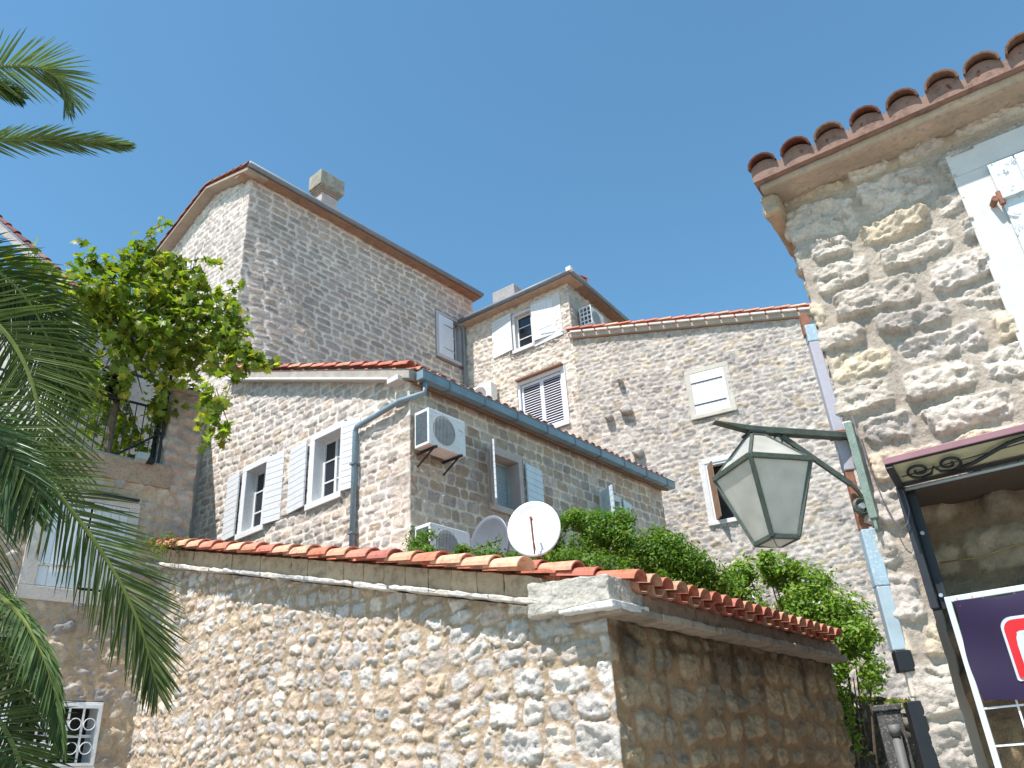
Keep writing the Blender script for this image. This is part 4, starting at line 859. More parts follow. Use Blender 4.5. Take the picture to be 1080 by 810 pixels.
# ================================================================== left house with terrace
lh = thing('terrace_house', 'shaded left house with a vine terrace, old pale shutters and a white grille window', 'house', LW.p(0, 0))
sty_l = S(71, (.18, .30), (.22, .48), .05, warp=.06, p=2.8, relief=.022, rough=.020, depth=.0, edge=.03, shrink=.36, rot=12, pal=[(.42, .385, .36), (.36, .34, .33), (.48, .42, .34), (.33, .32, .32)], mort=(.46, .365, .26), pillow=.3, wavy=.12, chink=1.2)
wall('wall', lh, LW, None, -3.6, .36, 0, lambda u: 5.58, .02, sty_l, None, [(-1.44, -.44, 4.06, 5.28), (-1.42, -.37, 2.16, 2.88)])
core(lh, [LW.p(-3.6, 0, -.5)[:2], LW.p(.3, 0, -.5)[:2], LW.p(.3, 0, -3.2)[:2], LW.p(-3.6, 0, -3.2)[:2]], 0, 5.55)
mb = MB(); mb.box(LW, -3.6, .02, 5.57, 5.885, -3.2, .04); obj('terrace_slab', mb, mat_plain("stained_terrace_beam", (.36, .26, .18), .95, .25, 4, .008, dirt=(.2, .15, .11)), lh, bevel=.015)
mb = MB(); mb.box(LW, -3.6, .0, 5.886, 5.91, -3.1, .0); obj('terrace_floor', mb, CONC, lh)
pf = Fr(LW.p(-.10, 0)[:2], 45.5)
pil = wall('pillar', lh, Fr(LW.p(-.10, 0)[:2], 135.5), pf, -.42, .44, 4.6, lambda u: 7.03, .02, S(72, (.14, .22), (.2, .42), .03, warp=.05, p=2.8, relief=.02, rough=.014, pal=[(.46, .37, .33), (.42, .36, .33), (.50, .42, .37)], mort=(.44, .38, .33), wavy=.04))
mb = MB(); mb.box(pf, .0, .43, 4.6, 7.03, -.44, -.03); obj('pillar_core', mb, CORE, pil)
mb = MB(); mb.box(pf, -.05, .50, 7.03, 7.10, -.50, .06); obj('pillar_cap', mb, mat_plain("old_cap_stone", (.34, .28, .22), .95, .25, 6, .008, dirt=(.18, .16, .13)), pil, bevel=.02)
mb = MB(); mb.box(LW, .02, .36, 4.6, 5.58, -.44, -.04); obj('pier_foot', mb, CORE, lh)
mb = MB(); mb.tube([P3(pf, .34, 7.10, -.2), P3(pf, .34, 7.16, -.2), P3(pf, .34, 7.22, -.2), P3(pf, .34, 7.25, -.2)], [.12, .14, .10, .04], 14)
tag(obj('upturned_bowl', mb, mat_plain("dark_clay", (.05, .045, .04), .8, .3, 6, .003), smooth=True), 'dark upturned bowl on top of the terrace pillar', 'bowl')
# shuttered window in a plaster surround
w = window(lh, LW, -1.36, -.45, 4.12, 5.22, (.17, .13, .14, .16), .25, mat_plain('old_surround_plaster', (.52, .46, .40), .95, .16, 6, .004, dirt=(.4, .34, .28)), None, proud=.03, sill_out=.0)
leaf(w, LW.sub(-1.36, -.02, 1), .46, 4.13, 5.20, WHITE_OLD, 'v', 4, .03, 1); leaf(w, LW.sub(-.45, -.01, -2), .43, 4.15, 5.21, mat_peel("old_grey_white_paint", (.60, .59, .58), (.3, .26, .22), .62, 8), 'v', 4, .03, -1)
mb = MB(); mb.box(LW, -1.38, -1.0, 4.36, 4.385, .02, .035); obj('hinge', mb, mat_peel("rusty_white_strap", (.6, .56, .5), (.35, .2, .1), .55, 20), w)
mb = MB(); mb.box(LW, -.98, -.36, 5.31, 5.335, .0, .09); obj('drip_strip', mb, IRON, w)
# grille window
w = window(lh, LW, -1.36, -.43, 2.20, 2.83, (.05, .05, .04, .04), .3, WHITE, None, proud=.02, sill_out=.0)
mb = MB()
mb.box(LW, -1.38, -.40, 2.80, 2.835, .02, .045); mb.box(LW, -1.38, -.40, 2.20, 2.23, .02, .045); mb.box(LW, -.435, -.395, 2.23, 2.80, .02, .045); mb.box(LW, -1.38, -1.345, 2.23, 2.80, .02, .045)
for i in range(1, 6):
    x = -1.345 + i * .91 / 6; mb.box(LW, x - .011, x + .011, 2.23, 2.80, .025, .04)
for i in range(6):
    for zz in (2.63, 2.38):
        x = -1.345 + (i + .5) * .91 / 6; mb.tube([P3(LW, x + .062 * math.cos(a), zz + .062 * math.sin(a), .045) for a in np.linspace(0, 2 * math.pi, 19)], .006, 5, caps=False)
obj('grille', mb, WHITE, w)
mb = MB(); mb.box(LW, -.93, -.90, 2.2, 2.83, -.12, -.08); mb.box(LW, -1.36, -.43, 2.5, 2.53, -.12, -.08); obj('sash', mb, WHITE, w)
# terrace railing
rl = thing('terrace_railing', 'thin black iron railing on the terrace edge beside the pillar', 'railing', LW.p(-1.3, 5.9, -.08))
mb = MB(); mb.bar(P3(LW, -3.5, 6.74, -.08), P3(LW, -.14, 6.74, -.08), .04, .02); obj('handrail', mb, IRON, rl)
for i in range(22):
    u = -.20 - i * .115; mb = MB(); mb.tube([P3(LW, u, 5.9, -.08), P3(LW, u, 6.74, -.08)], .007, 6); obj('bar', mb, IRON, rl)
mb = MB(); mb.tube([P3(LW, -.15, 5.9, -.08), P3(LW, -.15, 7.32, -.08)], .02, 8); obj('post', mb, IRON, rl)
mb = MB(); mb.bar(P3(LW, -.14, 6.42, -.12), P3(LW, -.62, 6.08, -.5), .03, .02); obj('stair_rail', mb, IRON, rl)
fl = thing('floodlight', 'small pale floodlight box on the terrace beam left of the pillar', 'floodlight', LW.p(-.45, 5.88, .05))
mb = MB(); v = [LW.p(u, z + (.03 if h > .1 else 0), h) for h in (.045, .16) for z in (5.84, 5.93) for u in (-.50, -.36)]; mb.hexa(v); obj('lamp_head', mb, mat_plain("pale_green_metal", (.32, .38, .37), .5), fl, bevel=.006)
mb = MB(); mb.box(LW, -.345, -.26, 5.85, 5.92, .045, .13); obj('black_box', mb, BLACKP, fl, bevel=.006)
# dark cloth hanging from the pergola
nn_ = 14; vs = []; fs = []
for i in range(nn_ + 1):
    for j in range(nn_ + 1):
        u = -1.02 + .30 * i / nn_; z = 7.22 - .42 * j / nn_ - .05 * abs(math.sin(i * .9)); vs.append(LW.p(u + .02 * math.sin(j * .7), z, -.25 + .05 * math.sin(i * 1.3 + j * .2)))
for i in range(nn_):
    for j in range(nn_): a = i * (nn_ + 1) + j; fs.append((a, a + nn_ + 1, a + nn_ + 2, a + 1))
mb = MB(); mb.add(vs, fs); o = obj('hanging_cloth', mb, mat_plain("black_cloth", (.012, .012, .02), .9, .2, 6, .003), smooth=True); sm = o.modifiers.new('t', 'SOLIDIFY'); sm.thickness = .012
tag(o, 'black cloth bundle hanging under the vine over the terrace', 'cloth')
# pergola
pg = thing('pergola', 'dark pole pergola carrying the grape vine over the terrace', 'pergola', LW.p(-1, 5.9, -1))
for (u, h) in ((-.15, -.35), (-.15, -2.9), (-2.6, -.35), (-2.6, -2.9)): mb = MB(); mb.tube([P3(LW, u, 5.9, h), P3(LW, u, 7.95, h)], .03, 8); obj('post', mb, IRON, pg)
for h in (-.35, -1.6, -2.9): mb = MB(); mb.tube([P3(LW, -2.8, 7.95, h), P3(LW, .2, 7.95, h)], .025, 8); obj('beam', mb, IRON, pg)
for u in (-2.2, -1.6, -1.0, -.4): mb = MB(); mb.tube([P3(LW, u, 7.99, -.2), P3(LW, u, 7.99, -3.0)], .015, 6); obj('crosspiece', mb, IRON, pg)

# house behind the terrace, top left
PB = at(50, 280, 13.5); h8 = thing('pale_rendered_house', 'pale rendered gable house with a dark red tiled edge at the far left', 'house', (PB[0], PB[1], 0)); F8 = Fr(PB[:2], 100)
t8 = lambda u: 10.02 - .96 * u
core(h8, [F8.p(-5, 0)[:2], F8.p(.9, 0)[:2], F8.p(.9, 0, -5)[:2], F8.p(-5, 0, -5)[:2]], 0, [t8(-2.2), t8(.9), t8(.9), t8(-2.2)], mat_plain("aged_pale_render", (.46, .43, .38), .95, .22, 2, .01, dirt=(.3, .27, .24)), 'wall')
mb = MB(); v = [F8.p(u, t8(u) + zz, h) for h in (-.2, .22) for zz in (-.06, .10) for u in (-2.4, 1.1)]; mb.hexa(v); obj('verge_board', mb, mat_plain("grey_verge", (.36, .33, .30), .9, .2, 5, .004), h8)
mb = MB(); verge(mb, P3(F8, 1.1, t8(1.1) + .13, .14), P3(F8, -2.4, t8(-2.4) + .13, .14), -nv(F8), .075, .34, .35); obj('roof', mb, TILE, h8)

# ------------------------------------------------------------------ foliage
G_T = [(0, 0), (.16, -.30), (.50, -.34), (.36, -.08), (.62, .12), (.34, .22), (.30, .52), (.10, .36), (0, .68), (-.10, .36), (-.30, .52), (-.34, .22), (-.62, .12), (-.36, -.08), (-.50, -.34), (-.16, -.30)]
S_T = [(0, -.5), (.26, -.1), (0, .62), (-.26, -.1)]
def leaves(name, P, N, size, col, kind, mat, parent, fold=.25):
    n = len(P); rs = np.random.RandomState(len(P) + 5)
    N = N / (np.linalg.norm(N, axis=1, keepdims=True) + 1e-9); A = np.cross(N, rs.randn(n, 3)); A /= np.linalg.norm(A, axis=1, keepdims=True); B = np.cross(N, A)
    # tips point downwards on grape leaves
    if kind == 'g':
        d = np.array([0, 0, -1.]) + .7 * rs.randn(n, 3); B = d - N * np.sum(d * N, 1, keepdims=True); B /= np.linalg.norm(B, axis=1, keepdims=True); A = np.cross(B, N)
        T = np.array(G_T); tri = [(0, i, i + 1) for i in range(1, 15)] + [(0, 15, 1)]
    else: T = np.array(S_T); tri = [(0, 1, 2), (0, 2, 3)]
    k = len(T); zz = fold * np.abs(T[:, 0]) - .12 * T[:, 1] ** 2 * 2
    V = P[:, None] + size[:, None, None] * (T[None, :, 0, None] * A[:, None] + T[None, :, 1, None] * B[:, None] + zz[None, :, None] * N[:, None])
    Fc = (np.arange(n)[:, None, None] * k + np.array(tri)[None]).reshape(-1, 3)
    return obj(name, (V.reshape(-1, 3), Fc, np.repeat(col, k, 0)), mat, parent)
def blobs(bl, per, seed, gap=-.1, gs=3.0, flat_=.85):
    rs = np.random.RandomState(seed); PP = []; NN = []
    for (px, py, d, r) in bl:
        c = at(px, py, d); rr = r * d / 850.; n = int(per * (rr ** 2))
        v = rs.randn(n, 3); v /= np.linalg.norm(v, axis=1, keepdims=True); q = v * rr * (rs.rand(n, 1) ** .45) * np.array([1.05, 1.05, flat_]) * (1 + .25 * rs.randn(n, 1) * .5)
        PP.append(c + q); NN.append(v * .8 + np.array([0, 0, .5]) + .55 * rs.randn(n, 3))
    P = np.concatenate(PP); N = np.concatenate(NN)
    keep = (vn(P[:, 0] * gs + P[:, 2] * .7, P[:, 2] * gs + P[:, 1], seed) + .5 * vn(P[:, 0] * gs * 2.7, P[:, 1] * gs * 2.7 + P[:, 2] * gs, seed + 4)) > gap
    return P[keep], N[keep]
def leafcol(n, base, alt, seed, pa=.15, var=.25):
    rs = np.random.RandomState(seed); c = np.array(base)[None] * (1 + var * rs.uniform(-1, 1, (n, 1))) * np.ones((n, 3)); m = rs.rand(n) < pa; c[m] = np.array(alt) * (1 + var * rs.uniform(-1, 1, (m.sum(), 1))); return c
def strand(pts, n, seed, spread):
    pts = [at(*p) for p in pts]; rs = np.random.RandomState(seed); t = rs.rand(n) * (len(pts) - 1); i = t.astype(int); f = (t - i)[:, None]; P = np.array(pts); Q = P[i] * (1 - f) + P[np.minimum(i + 1, len(P) - 1)] * f + spread * rs.randn(n, 3); return Q, np.array([0, 0, .6]) + rs.randn(n, 3), pts
LEAF_G = mat_leaf("grape_leaf", .42, .40, (1.8, 2.1, .45)); LEAF_S = mat_leaf("creeper_leaf", .45, .35); LEAF_P = mat_leaf("palm_leaf", .32, .18, (1.5, 1.9, .6))

vine = thing('grape_vine', 'sprawling grape vine with bright lobed leaves over the left terrace', 'vine', LW.p(-.75, 5.9, -.3))
VB = [(40, 292, 10.2, 16), (75, 300, 10.4, 22), (105, 285, 10.5, 26), (100, 320, 10.4, 30), (130, 330, 10.8, 34), (135, 290, 10.6, 26), (160, 290, 10.7, 28), (165, 330, 10.9, 36), (195, 310, 10.6, 30), (205, 345, 10.6, 32), (230, 325, 10.5, 22), (215, 375, 10.5, 22), (180, 375, 10.9, 36), (140, 375, 10.9, 36),
      (240, 355, 10.4, 20), (250, 385, 10.3, 14), (110, 365, 10.6, 28), (150, 415, 11.2, 28), (115, 440, 11.6, 26), (145, 455, 11.6, 22), (95, 410, 11.3, 26), (120, 480, 11.9, 16), (150, 475, 11.6, 12), (215, 290, 10.6, 14), (150, 262, 10.6, 13), (175, 275, 10.7, 16), (232, 305, 10.5, 12), (160, 250, 10.6, 8), (238, 340, 10.5, 17), (250, 368, 10.4, 14), (268, 380, 10.3, 9), (170, 430, 11.2, 18), (190, 285, 10.7, 16), (222, 300, 10.6, 14)]
VB = [(a, b, c, d * 1.22) for (a, b, c, d) in VB]; VB += [(70, 330, 10.4, 26), (95, 350, 10.5, 28), (60, 360, 10.6, 24), (120, 340, 10.4, 30), (125, 395, 10.8, 30), (80, 390, 10.8, 26), (160, 350, 10.3, 28), (150, 310, 10.3, 26), (110, 310, 10.3, 24)]; P, N = blobs(VB, 1000, 3, -.40, 2.8)
ex = [strand(p, n, 20 + i, .035) for i, (p, n) in enumerate([([(140, 275, 10.6), (152, 252, 10.6), (165, 240, 10.6), (178, 235, 10.6)], 22), ([(225, 345, 10.5), (250, 345, 10.4), (255, 352, 10.4)], 18), ([(240, 365, 10.4), (262, 378, 10.3), (285, 384, 10.3)], 26), ([(210, 400, 10.3), (222, 432, 10.2), (236, 460, 10.2)], 26), ([(218, 405, 10.2), (212, 430, 10.2), (206, 455, 10.2)], 22), ([(222, 405, 10.2), (226, 440, 10.1), (214, 478, 10.1)], 34), ([(228, 410, 10.2), (240, 445, 10.1), (232, 468, 10.1)], 26), ([(250, 375, 10.3), (268, 372, 10.3), (278, 388, 10.3)], 24), ([(240, 375, 10.3), (265, 388, 10.2), (290, 382, 10.2)], 30), ([(225, 310, 10.5), (245, 305, 10.4), (256, 300, 10.4)], 16), ([(245, 340, 10.4), (262, 338, 10.4)], 12), ([(110, 290, 10.5), (95, 272, 10.5), (100, 262, 10.5)], 14), ([(60, 290, 10.3), (45, 280, 10.2), (28, 284, 10.1)], 22), ([(230, 390, 10.3), (245, 400, 10.2), (238, 420, 10.2)], 18), ([(228, 330, 10.5), (235, 318, 10.5), (250, 318, 10.5)], 12), ([(5, 272, 10.1), (25, 275, 10.1), (40, 262, 10.1)], 16), ([(200, 275, 10.6), (218, 272, 10.6), (235, 278, 10.6)], 14)])]
P = np.concatenate([P] + [e[0] for e in ex]); N = np.concatenate([N] + [e[1] for e in ex]); n = len(P)
leaves('foliage', P, N, np.random.RandomState(1).uniform(.05, .16, n), leafcol(n, (.145, .195, .032), (.30, .29, .05), 2, .22, .5), 'g', LEAF_G, vine)
mb = MB()
for e in ex: mb.tube(e[2], .006, 5)
mb.tube([P3(LW, -.75, 5.9, -.3), P3(LW, -.77, 6.5, -.28), P3(LW, -.72, 7.1, -.32), P3(LW, -.8, 7.9, -.4)], [.05, .045, .04, .03], 8)
rs = random.Random(4)
for (px, py, d, r) in VB: a = np.array(P3(LW, -.8, 7.9, -.4)); b = at(px, py, d); m_ = (a + b) / 2 + np.array([rs.uniform(-.2, .2), rs.uniform(-.2, .2), rs.uniform(-.1, .25)]); mb.tube([a, m_, b], [.02, .013, .006], 5)
obj('stem', mb, BARK, vine)

cr = thing('creeper', 'mass of fine green creeper spilling over the outbuilding roof below the shuttered windows', 'creeper', at(650, 640, 9.0))
CB = [(450, 588, 9.4, 11), (468, 592, 9.2, 10), (488, 584, 9.0, 8), (432, 575, 9.6, 10), (434, 595, 9.5, 13), (500, 594, 8.9, 13), (520, 590, 8.9, 12), (478, 598, 9.0, 12), (545, 596, 8.9, 12), (560, 600, 8.9, 12), (443, 572, 9.6, 11), (462, 610, 9.3, 12), (485, 610, 9.1, 12), (515, 602, 8.9, 10), (536, 604, 8.9, 10), (552, 604, 8.9, 10), (436, 580, 9.7, 12), (447, 592, 9.5, 16), (470, 598, 9.3, 13), (500, 600, 9.1, 13), (528, 603, 9.0, 12), (550, 604, 9, 12), (585, 580, 9.5, 24), (610, 566, 9.6, 26), (640, 568, 9.7, 26), (668, 580, 9.7, 27), (695, 592, 9.7, 26), (720, 606, 9.8, 24), (742, 622, 9.9, 20), (600, 600, 9.0, 20), (630, 605, 9.0, 22), (660, 612, 9.0, 22), (690, 622, 9.1, 20), (572, 600, 9.1, 16), (718, 632, 9.5, 16), (655, 552, 9.8, 14), (605, 550, 9.7, 12), (708, 584, 9.8, 22), (732, 600, 9.8, 22), (752, 614, 9.9, 20), (690, 572, 9.8, 16), (590, 558, 9.6, 14), (628, 552, 9.7, 14)]
CB = [(a, b - 3, c, d * 1.15) for (a, b, c, d) in CB]; P, N = blobs(CB, 19000, 5, -.36, 3.6)
ex = [strand(p, n, 40 + i, .03) for i, (p, n) in enumerate([([(440, 575, 9.6), (450, 560, 9.6), (462, 566, 9.6)], 90), ([(480, 590, 9.1), (505, 578, 9.0), (530, 568, 8.9)], 130), ([(640, 555, 9.6), (655, 545, 9.5), (668, 541, 9.5)], 80), ([(585, 560, 9.4), (590, 552, 9.4)], 40), ([(500, 600, 9), (520, 590, 8.9), (545, 585, 8.9)], 100), ([(435, 600, 9.5), (430, 575, 9.6), (433, 560, 9.7)], 90)])]
P = np.concatenate([P] + [e[0] for e in ex]); N = np.concatenate([N] + [e[1] for e in ex]); n = len(P)
leaves('foliage', P, N, np.random.RandomState(2).uniform(.028, .062, n), leafcol(n, (.105, .20, .03), (.22, .26, .05), 3, .15, .35), 's', LEAF_S, cr)
mb = MB()
for e in ex: mb.tube(e[2], .005, 5)
for (px, py, d, r) in CB: b = at(px, py + r * .3, d); mb.tube([np.array([b[0] + .1, b[1] + .15, 2.9]), (b + np.array([b[0], b[1], 2.95])) / 2 + rs.uniform(-.1, .1), b], [.016, .012, .005], 5)
obj('stem', mb, BARK, cr)

bu = thing('leafy_shrub', 'bright green shrub with tiny pale blossoms growing behind the far end of the outbuilding', 'shrub', (3.55, 10.4, 0))
BB = [(775, 625, 10.6, 20), (790, 605, 10.8, 20), (800, 640, 10.7, 28), (815, 605, 10.9, 22), (830, 640, 10.9, 34), (850, 620, 11, 26), (860, 660, 10.9, 36), (885, 650, 10.9, 26), (880, 690, 10.8, 34), (900, 680, 10.7, 26), (900, 715, 10.6, 22), (870, 715, 10.6, 24), (915, 700, 10.6, 14), (845, 690, 11, 26), (760, 640, 10.5, 14), (880, 735, 10.4, 14), (895, 745, 10.2, 10), (835, 600, 10.9, 10), (806, 590, 10.8, 9)]
BB = [(a, b, c, d * 1.12) for (a, b, c, d) in BB]; P, N = blobs(BB, 11000, 6, -.42, 3.8)
ex = [strand(p, n, 60 + i, .035) for i, (p, n) in enumerate([([(893, 735, 10.1), (897, 765, 10), (908, 795, 9.9)], 110), ([(800, 600, 10.8), (806, 588, 10.8), (815, 584, 10.8)], 60), ([(905, 700, 10.4), (918, 712, 10.3), (925, 728, 10.3)], 80), ([(905, 665, 10.5), (925, 668, 10.5)], 50), ([(770, 620, 10.6), (765, 605, 10.6), (770, 596, 10.6)], 50), ([(870, 615, 11), (878, 605, 11)], 40)])]
P = np.concatenate([P] + [e[0] for e in ex]); N = np.concatenate([N] + [e[1] for e in ex]); n = len(P)
leaves('foliage', P, N, np.random.RandomState(4).uniform(.04, .085, n), leafcol(n, (.14, .235, .035), (.26, .31, .06), 4, .2, .35), 's', LEAF_S, bu)
mb = MB(); base = np.array([3.55, 10.4, 0.])
for e in ex: mb.tube(e[2], .005, 5)
for (px, py, d, r) in BB: b = at(px, py, d); m_ = base * .4 + b * .6; m_[2] = b[2] * .55; mb.tube([base + np.array([rs.uniform(-.1, .1), rs.uniform(-.1, .1), 0]), m_, b], [.035, .02, .006], 6)
obj('stem', mb, BARK, bu)
rs2 = np.random.RandomState(9); Q = np.concatenate([at(px + rs2.randn() * sx, py + rs2.randn() * sx, d)[None] for (px, py, d, sx, k) in ((868, 708, 10.25, 7, 26), (785, 640, 10.3, 12, 16), (845, 635, 10.5, 14, 8)) for _ in range(k)])
leaves('blossom', Q, np.array([[-.3, -1, .3]]) + .5 * rs2.randn(len(Q), 3), np.full(len(Q), .045), np.tile([[.62, .64, .78]], (len(Q), 1)), 's', mat_attr("petal", .7, 10, 0, (.9, .9, .9)), bu)

sp = thing('small_plant', 'small wispy plant growing on the tiled edge at the foot of the terrace pillar', 'plant', at(172, 590, 10.4))
P, N = blobs([(160, 572, 10.4, 9), (178, 568, 10.4, 10), (190, 574, 10.4, 9), (170, 580, 10.3, 9)], 6000, 8, -.5, 5)
leaves('foliage', P, N, np.random.RandomState(5).uniform(.025, .05, len(P)), leafcol(len(P), (.10, .17, .04), (.30, .22, .05), 5, .25, .3), 's', LEAF_S, sp)
mb = MB()
for i in range(9): a = at(158 + i * 4.5, 588, 10.38); mb.tube([a, at(156 + i * 5, 566 - (i % 3) * 5, 10.4)], .004, 4)
obj('stem', mb, BARK, sp)

# ------------------------------------------------------------------ palm
CR = at(-230, 235, 4.9)
palm = thing('palm_tree', 'feathery date palm whose long dark green fronds hang in from the left edge', 'palm tree', (CR[0], CR[1], 0))
mb = MB(); zz = np.linspace(0, CR[2] - .1, 34); mb.tube([(CR[0] + .03 * math.sin(z * 2), CR[1] + .03 * math.cos(z * 1.7), z) for z in zz], [.21 + .018 * (i % 2) - .03 * i / 34 for i in range(34)], 16); tr = obj('trunk', mb, BARK, palm)
mb = MB()
for i in range(60):
    a = i * 2.4; z = CR[2] - .15 - .012 * i; d_ = np.array([math.cos(a), math.sin(a), 0]); b = np.array([CR[0], CR[1], z]); mb.bar(b + d_ * .15, b + d_ * .30 + np.array([0, 0, .14]), .08, .03, up=(d_[0], d_[1], .1))
obj('leaf_base', mb, mat_plain("frond_stub", (.20, .14, .08), .9, .3, 10, .006), tr)
def spline(pts, n):
    pts = np.array(pts, float); k = len(pts); P = np.vstack([2 * pts[0] - pts[1], pts, 2 * pts[-1] - pts[-2]]); out = []
    for t in np.linspace(0, k - 1 - 1e-6, n):
        i = int(t); f = t - i; p0, p1, p2, p3 = P[i:i + 4]
        out.append(.5 * ((2 * p1) + (-p0 + p2) * f + (2 * p0 - 5 * p1 + 4 * p2 - p3) * f * f + (-p0 + 3 * p1 - 3 * p2 + p3) * f ** 3))
    return np.array(out)
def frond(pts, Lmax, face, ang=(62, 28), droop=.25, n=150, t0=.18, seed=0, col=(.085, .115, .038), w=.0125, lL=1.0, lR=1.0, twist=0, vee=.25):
    """pts = world points of the midrib; face = direction the blade faces; leaflets leave both sides"""
    rs = np.random.RandomState(seed); C = spline(pts, n); T = np.gradient(C, axis=0); T /= np.linalg.norm(T, axis=1, keepdims=True)
    mb = MB(); mb.tube(C[::3], [.016 * (1 - .85 * i / len(C[::3])) + .003 for i in range(len(C[::3]))], 6, col=(.17, .21, .06))
    face = np.array(face, float); vs = []; fs = []; cs = []
    for i in range(int(n * t0), n):
        s_ = (i / n - t0) / (1 - t0); L = Lmax * (math.sin(math.pi * min(1, .16 + .80 * s_)) ** .55) * (1 if s_ < .9 else .9); a = R(ang[0] + (ang[1] - ang[0]) * s_)
        sd_ = np.cross(T[i], face); sd_ /= np.linalg.norm(sd_) + 1e-9; nn = np.cross(sd_, T[i])
        for sg, lf in ((1, lR), (-1, lL)):
            if lf <= 0: continue
            aa = a + R(rs.uniform(-5, 5)); d0 = T[i] * math.cos(aa) + sd_ * sg * math.sin(aa) + nn * (vee + rs.uniform(-.09, .09)); d0 /= np.linalg.norm(d0)
            LL = L * lf * rs.uniform(.9, 1.08); wv = np.cross(d0, nn); wv /= np.linalg.norm(wv) + 1e-9; wid = w * rs.uniform(.85, 1.1); tw = rs.uniform(-.5, .5)
            wv = wv * math.cos(tw) + nn * math.sin(tw); fn = np.cross(wv, d0); dr = droop * rs.uniform(.7, 1.4); b = len(vs); base = C[i] + T[i] * rs.uniform(-.004, .004)
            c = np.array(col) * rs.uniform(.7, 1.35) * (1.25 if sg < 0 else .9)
            for k, (t, ww) in enumerate(((0, .5), (.2, 1), (.55, .85), (.85, .45), (1, .03))):
                q = base + d0 * LL * t + np.array([0, 0, -1]) * dr * LL * t * t
                vs += [q - wv * wid / 2 * ww + fn * .003 * ww, q + fn * -.002, q + wv * wid / 2 * ww + fn * .003 * ww]; cs += [c] * 3
            for k in range(4): j = b + k * 3; fs += [(j, j + 1, j + 4, j + 3), (j + 1, j + 2, j + 5, j + 4)]
    k0 = len(mb.v); mb.v += [tuple(q) for q in vs]; mb.c += [tuple(x) for x in cs]; mb.f += [tuple(k0 + x for x in f) for f in fs]
    return obj('frond', mb, LEAF_P, palm, smooth=False)
A_ = lambda L: [CR] + [at(*p) for p in L]
toeye = lambda px, py: -ray(px, py)
frond(A_([(-130, 262, 4.75), (-60, 298, 4.6), (-5, 340, 4.5), (22, 376, 4.45), (38, 420, 4.4), (46, 470, 4.4), (49, 528, 4.4)]), .46, toeye(30, 400), (58, 30), .08, 135, .3, 1, vee=.1)
frond(A_([(-120, 235, 4.9), (-40, 262, 4.95), (20, 296, 4.9), (56, 334, 4.85), (76, 378, 4.85), (86, 425, 4.85)]), .40, toeye(60, 350) + np.array([.5, 0, .3]), (55, 28), .12, 125, .3, 2, lL=.7, vee=.1)
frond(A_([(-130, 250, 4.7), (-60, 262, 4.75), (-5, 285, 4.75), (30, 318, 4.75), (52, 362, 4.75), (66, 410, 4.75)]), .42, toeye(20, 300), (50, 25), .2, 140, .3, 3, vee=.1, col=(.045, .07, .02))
frond(A_([(-150, 330, 4.5), (-70, 385, 4.35), (-5, 445, 4.25), (48, 505, 4.2), (92, 560, 4.2), (127, 615, 4.2), (152, 672, 4.2), (166, 728, 4.22)]), .36, toeye(100, 600) * 1.0 + np.array([.25, 0, .5]), (54, 18), .06, 150, .3, 4, col=(.095, .125, .05), vee=.12)
frond(A_([(-150, 350, 4.5), (-80, 410, 4.35), (-25, 455, 4.3), (12, 495, 4.25), (32, 540, 4.25)]), .34, toeye(0, 480) + np.array([.2, 0, .9]), (50, 20), .2, 120, .3, 5, col=(.09, .14, .07))
frond(A_([(-160, 480, 4.3), (-90, 560, 4.1), (-20, 615, 4.0), (14, 640, 3.7), (38, 676, 3.55), (54, 718, 3.5), (66, 785, 3.5)]), .13, toeye(40, 700) + np.array([.9, .2, .5]), (40, 14), .5, 150, .4, 6, col=(.10, .15, .06), vee=.3)
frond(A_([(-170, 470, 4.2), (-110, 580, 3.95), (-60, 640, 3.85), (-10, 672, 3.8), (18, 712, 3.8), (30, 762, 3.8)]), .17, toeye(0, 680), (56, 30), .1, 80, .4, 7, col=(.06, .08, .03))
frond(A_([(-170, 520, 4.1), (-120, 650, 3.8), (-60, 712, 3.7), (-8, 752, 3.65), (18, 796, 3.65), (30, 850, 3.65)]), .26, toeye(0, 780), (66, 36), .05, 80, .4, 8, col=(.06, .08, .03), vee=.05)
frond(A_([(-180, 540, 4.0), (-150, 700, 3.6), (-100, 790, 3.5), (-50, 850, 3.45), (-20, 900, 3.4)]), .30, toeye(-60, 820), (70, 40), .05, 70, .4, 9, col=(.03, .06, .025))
frond(A_([(-150, 130, 5.1), (-90, 92, 5.15), (-30, 74, 5.15), (12, 70, 5.15), (44, 73, 5.15), (64, 86, 5.15), (76, 108, 5.15)]), .36, toeye(40, 90) + np.array([-.1, .0, -.25]), (58, 14), .12, 84, .3, 10, col=(.13, .17, .07), vee=.1, w=.015)
frond(A_([(-150, 175, 5.1), (-70, 152, 5.15), (0, 148, 5.2), (50, 148, 5.2), (95, 150, 5.2), (132, 153, 5.2)]), .25, toeye(60, 150) + np.array([0, 0, -1.0]), (34, 8), .04, 84, .3, 11, col=(.13, .17, .07), vee=.2, w=.015)
frond(A_([(-160, 120, 5.2), (-90, 82, 5.25), (-30, 84, 5.3), (2, 93, 5.3), (20, 102, 5.3)]), .18, toeye(0, 90), (40, 12), .1, 90, .35, 12, col=(.06, .10, .04))
for i in range(11):                          # the rest of the crown, out to the left and behind
    a = R(150 + i * 21); L = 2.6 + .3 * math.sin(i * 2.1); up_ = .9 - .35 * (i % 3); d_ = np.array([math.sin(a), math.cos(a), 0])
    pts = [CR + d_ * L * t * (1 - .12 * t) + np.array([0, 0, up_ * L * t - (up_ + .35 + .2 * (i % 3)) * L * t * t]) for t in np.linspace(0, 1, 6)]
    frond(pts, .42, (0, 0, 1), (58, 22), .2, 100, .2, 30 + i, vee=.2)

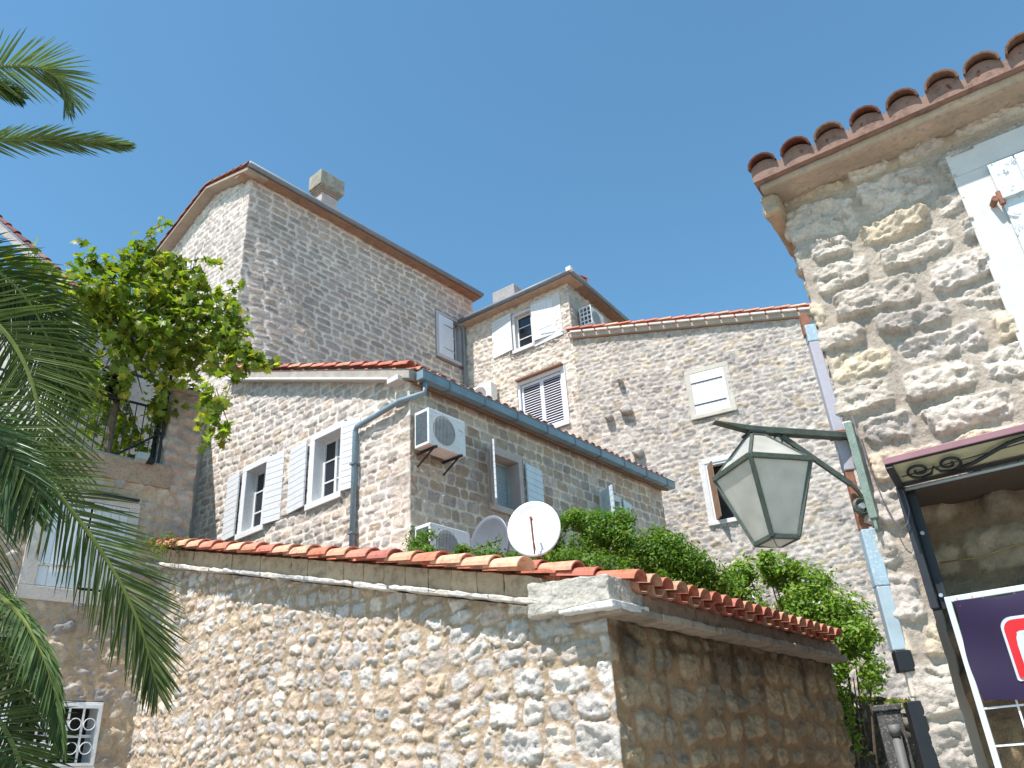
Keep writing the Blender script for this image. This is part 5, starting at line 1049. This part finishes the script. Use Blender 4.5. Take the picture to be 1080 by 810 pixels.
# ------------------------------------------------------------------ alley end: mossy wall and concrete post
mw_ = thing('mossy_wall', 'dark mossy low stone wall continuing past the end of the outbuilding', 'wall', SHe.p(6, 0))
MWf = Fr(SHe.p(4.5, 0, -.12)[:2], 42)
wall('stonework', mw_, MWf, None, 0, 3.0, 0, lambda u: 2.34 + .05 * math.sin(u * 5) + .06 * math.sin(u * 13 + 1), .025, S(81, (.12, .2), (.15, .35), .03, warp=.06, p=2.6, relief=.05, rough=.04, pal=[(.10, .095, .075), (.16, .15, .13), (.07, .075, .05)], mort=(.07, .06, .045), shrink=.3))
core(mw_, [MWf.p(0, 0, -.08)[:2], MWf.p(3.0, 0, -.08)[:2], MWf.p(3.0, 0, -.45)[:2], MWf.p(0, 0, -.45)[:2]], 0, 2.28, mat_plain("mossy_core", (.09, .09, .06), .95, .4, 8, .01))
Q = []; rs3 = np.random.RandomState(12)
for i in range(260): Q.append(P3(MWf, rs3.rand() * 3, 2.36 + rs3.rand() * .10, -.1 - rs3.rand() * .3))
Q = np.array(Q); leaves('tuft', Q, rs3.randn(len(Q), 3) * np.array([1, 1, .2]), rs3.uniform(.05, .13, len(Q)), leafcol(len(Q), (.13, .17, .04), (.32, .24, .06), 7, .35), 's', LEAF_S, mw_)
PP_ = at(948, 770, 7.9); PF = Fr(PP_[:2], 110)
po = thing('concrete_post', 'grey concrete post with a capped pipe beside it at the alley mouth', 'post', (PP_[0], PP_[1], 0))
mb = MB(); mb.box(PF, -.14, .05, 0, 2.06, -.20, 0); mb.box(PF, -.155, .065, 2.06, 2.11, -.22, .02); obj('shaft', mb, mat_plain("dark_concrete", (.08, .078, .075), .95, .35, 6, .01, dirt=(.25, .24, .22)), po, bevel=.01)
mb = MB(); mb.tube([P3(PF, -.05, 0, .06), P3(PF, -.03, 1.9, .05)], .038, 12); mb.tube([P3(PF, -.03, 1.86, .05), P3(PF, -.03, 1.95, .05)], .046, 12); obj('pipe', mb, mat_plain("weathered_pipe", (.13, .13, .125), .6, .2, 6, .001), po, smooth=True)
mb = MB(); mb.bar(P3(PF, -.125, 0, .012), P3(PF, -.125, 2.05, .012), .03, .02); obj('edge_strip', mb, CONC, po)
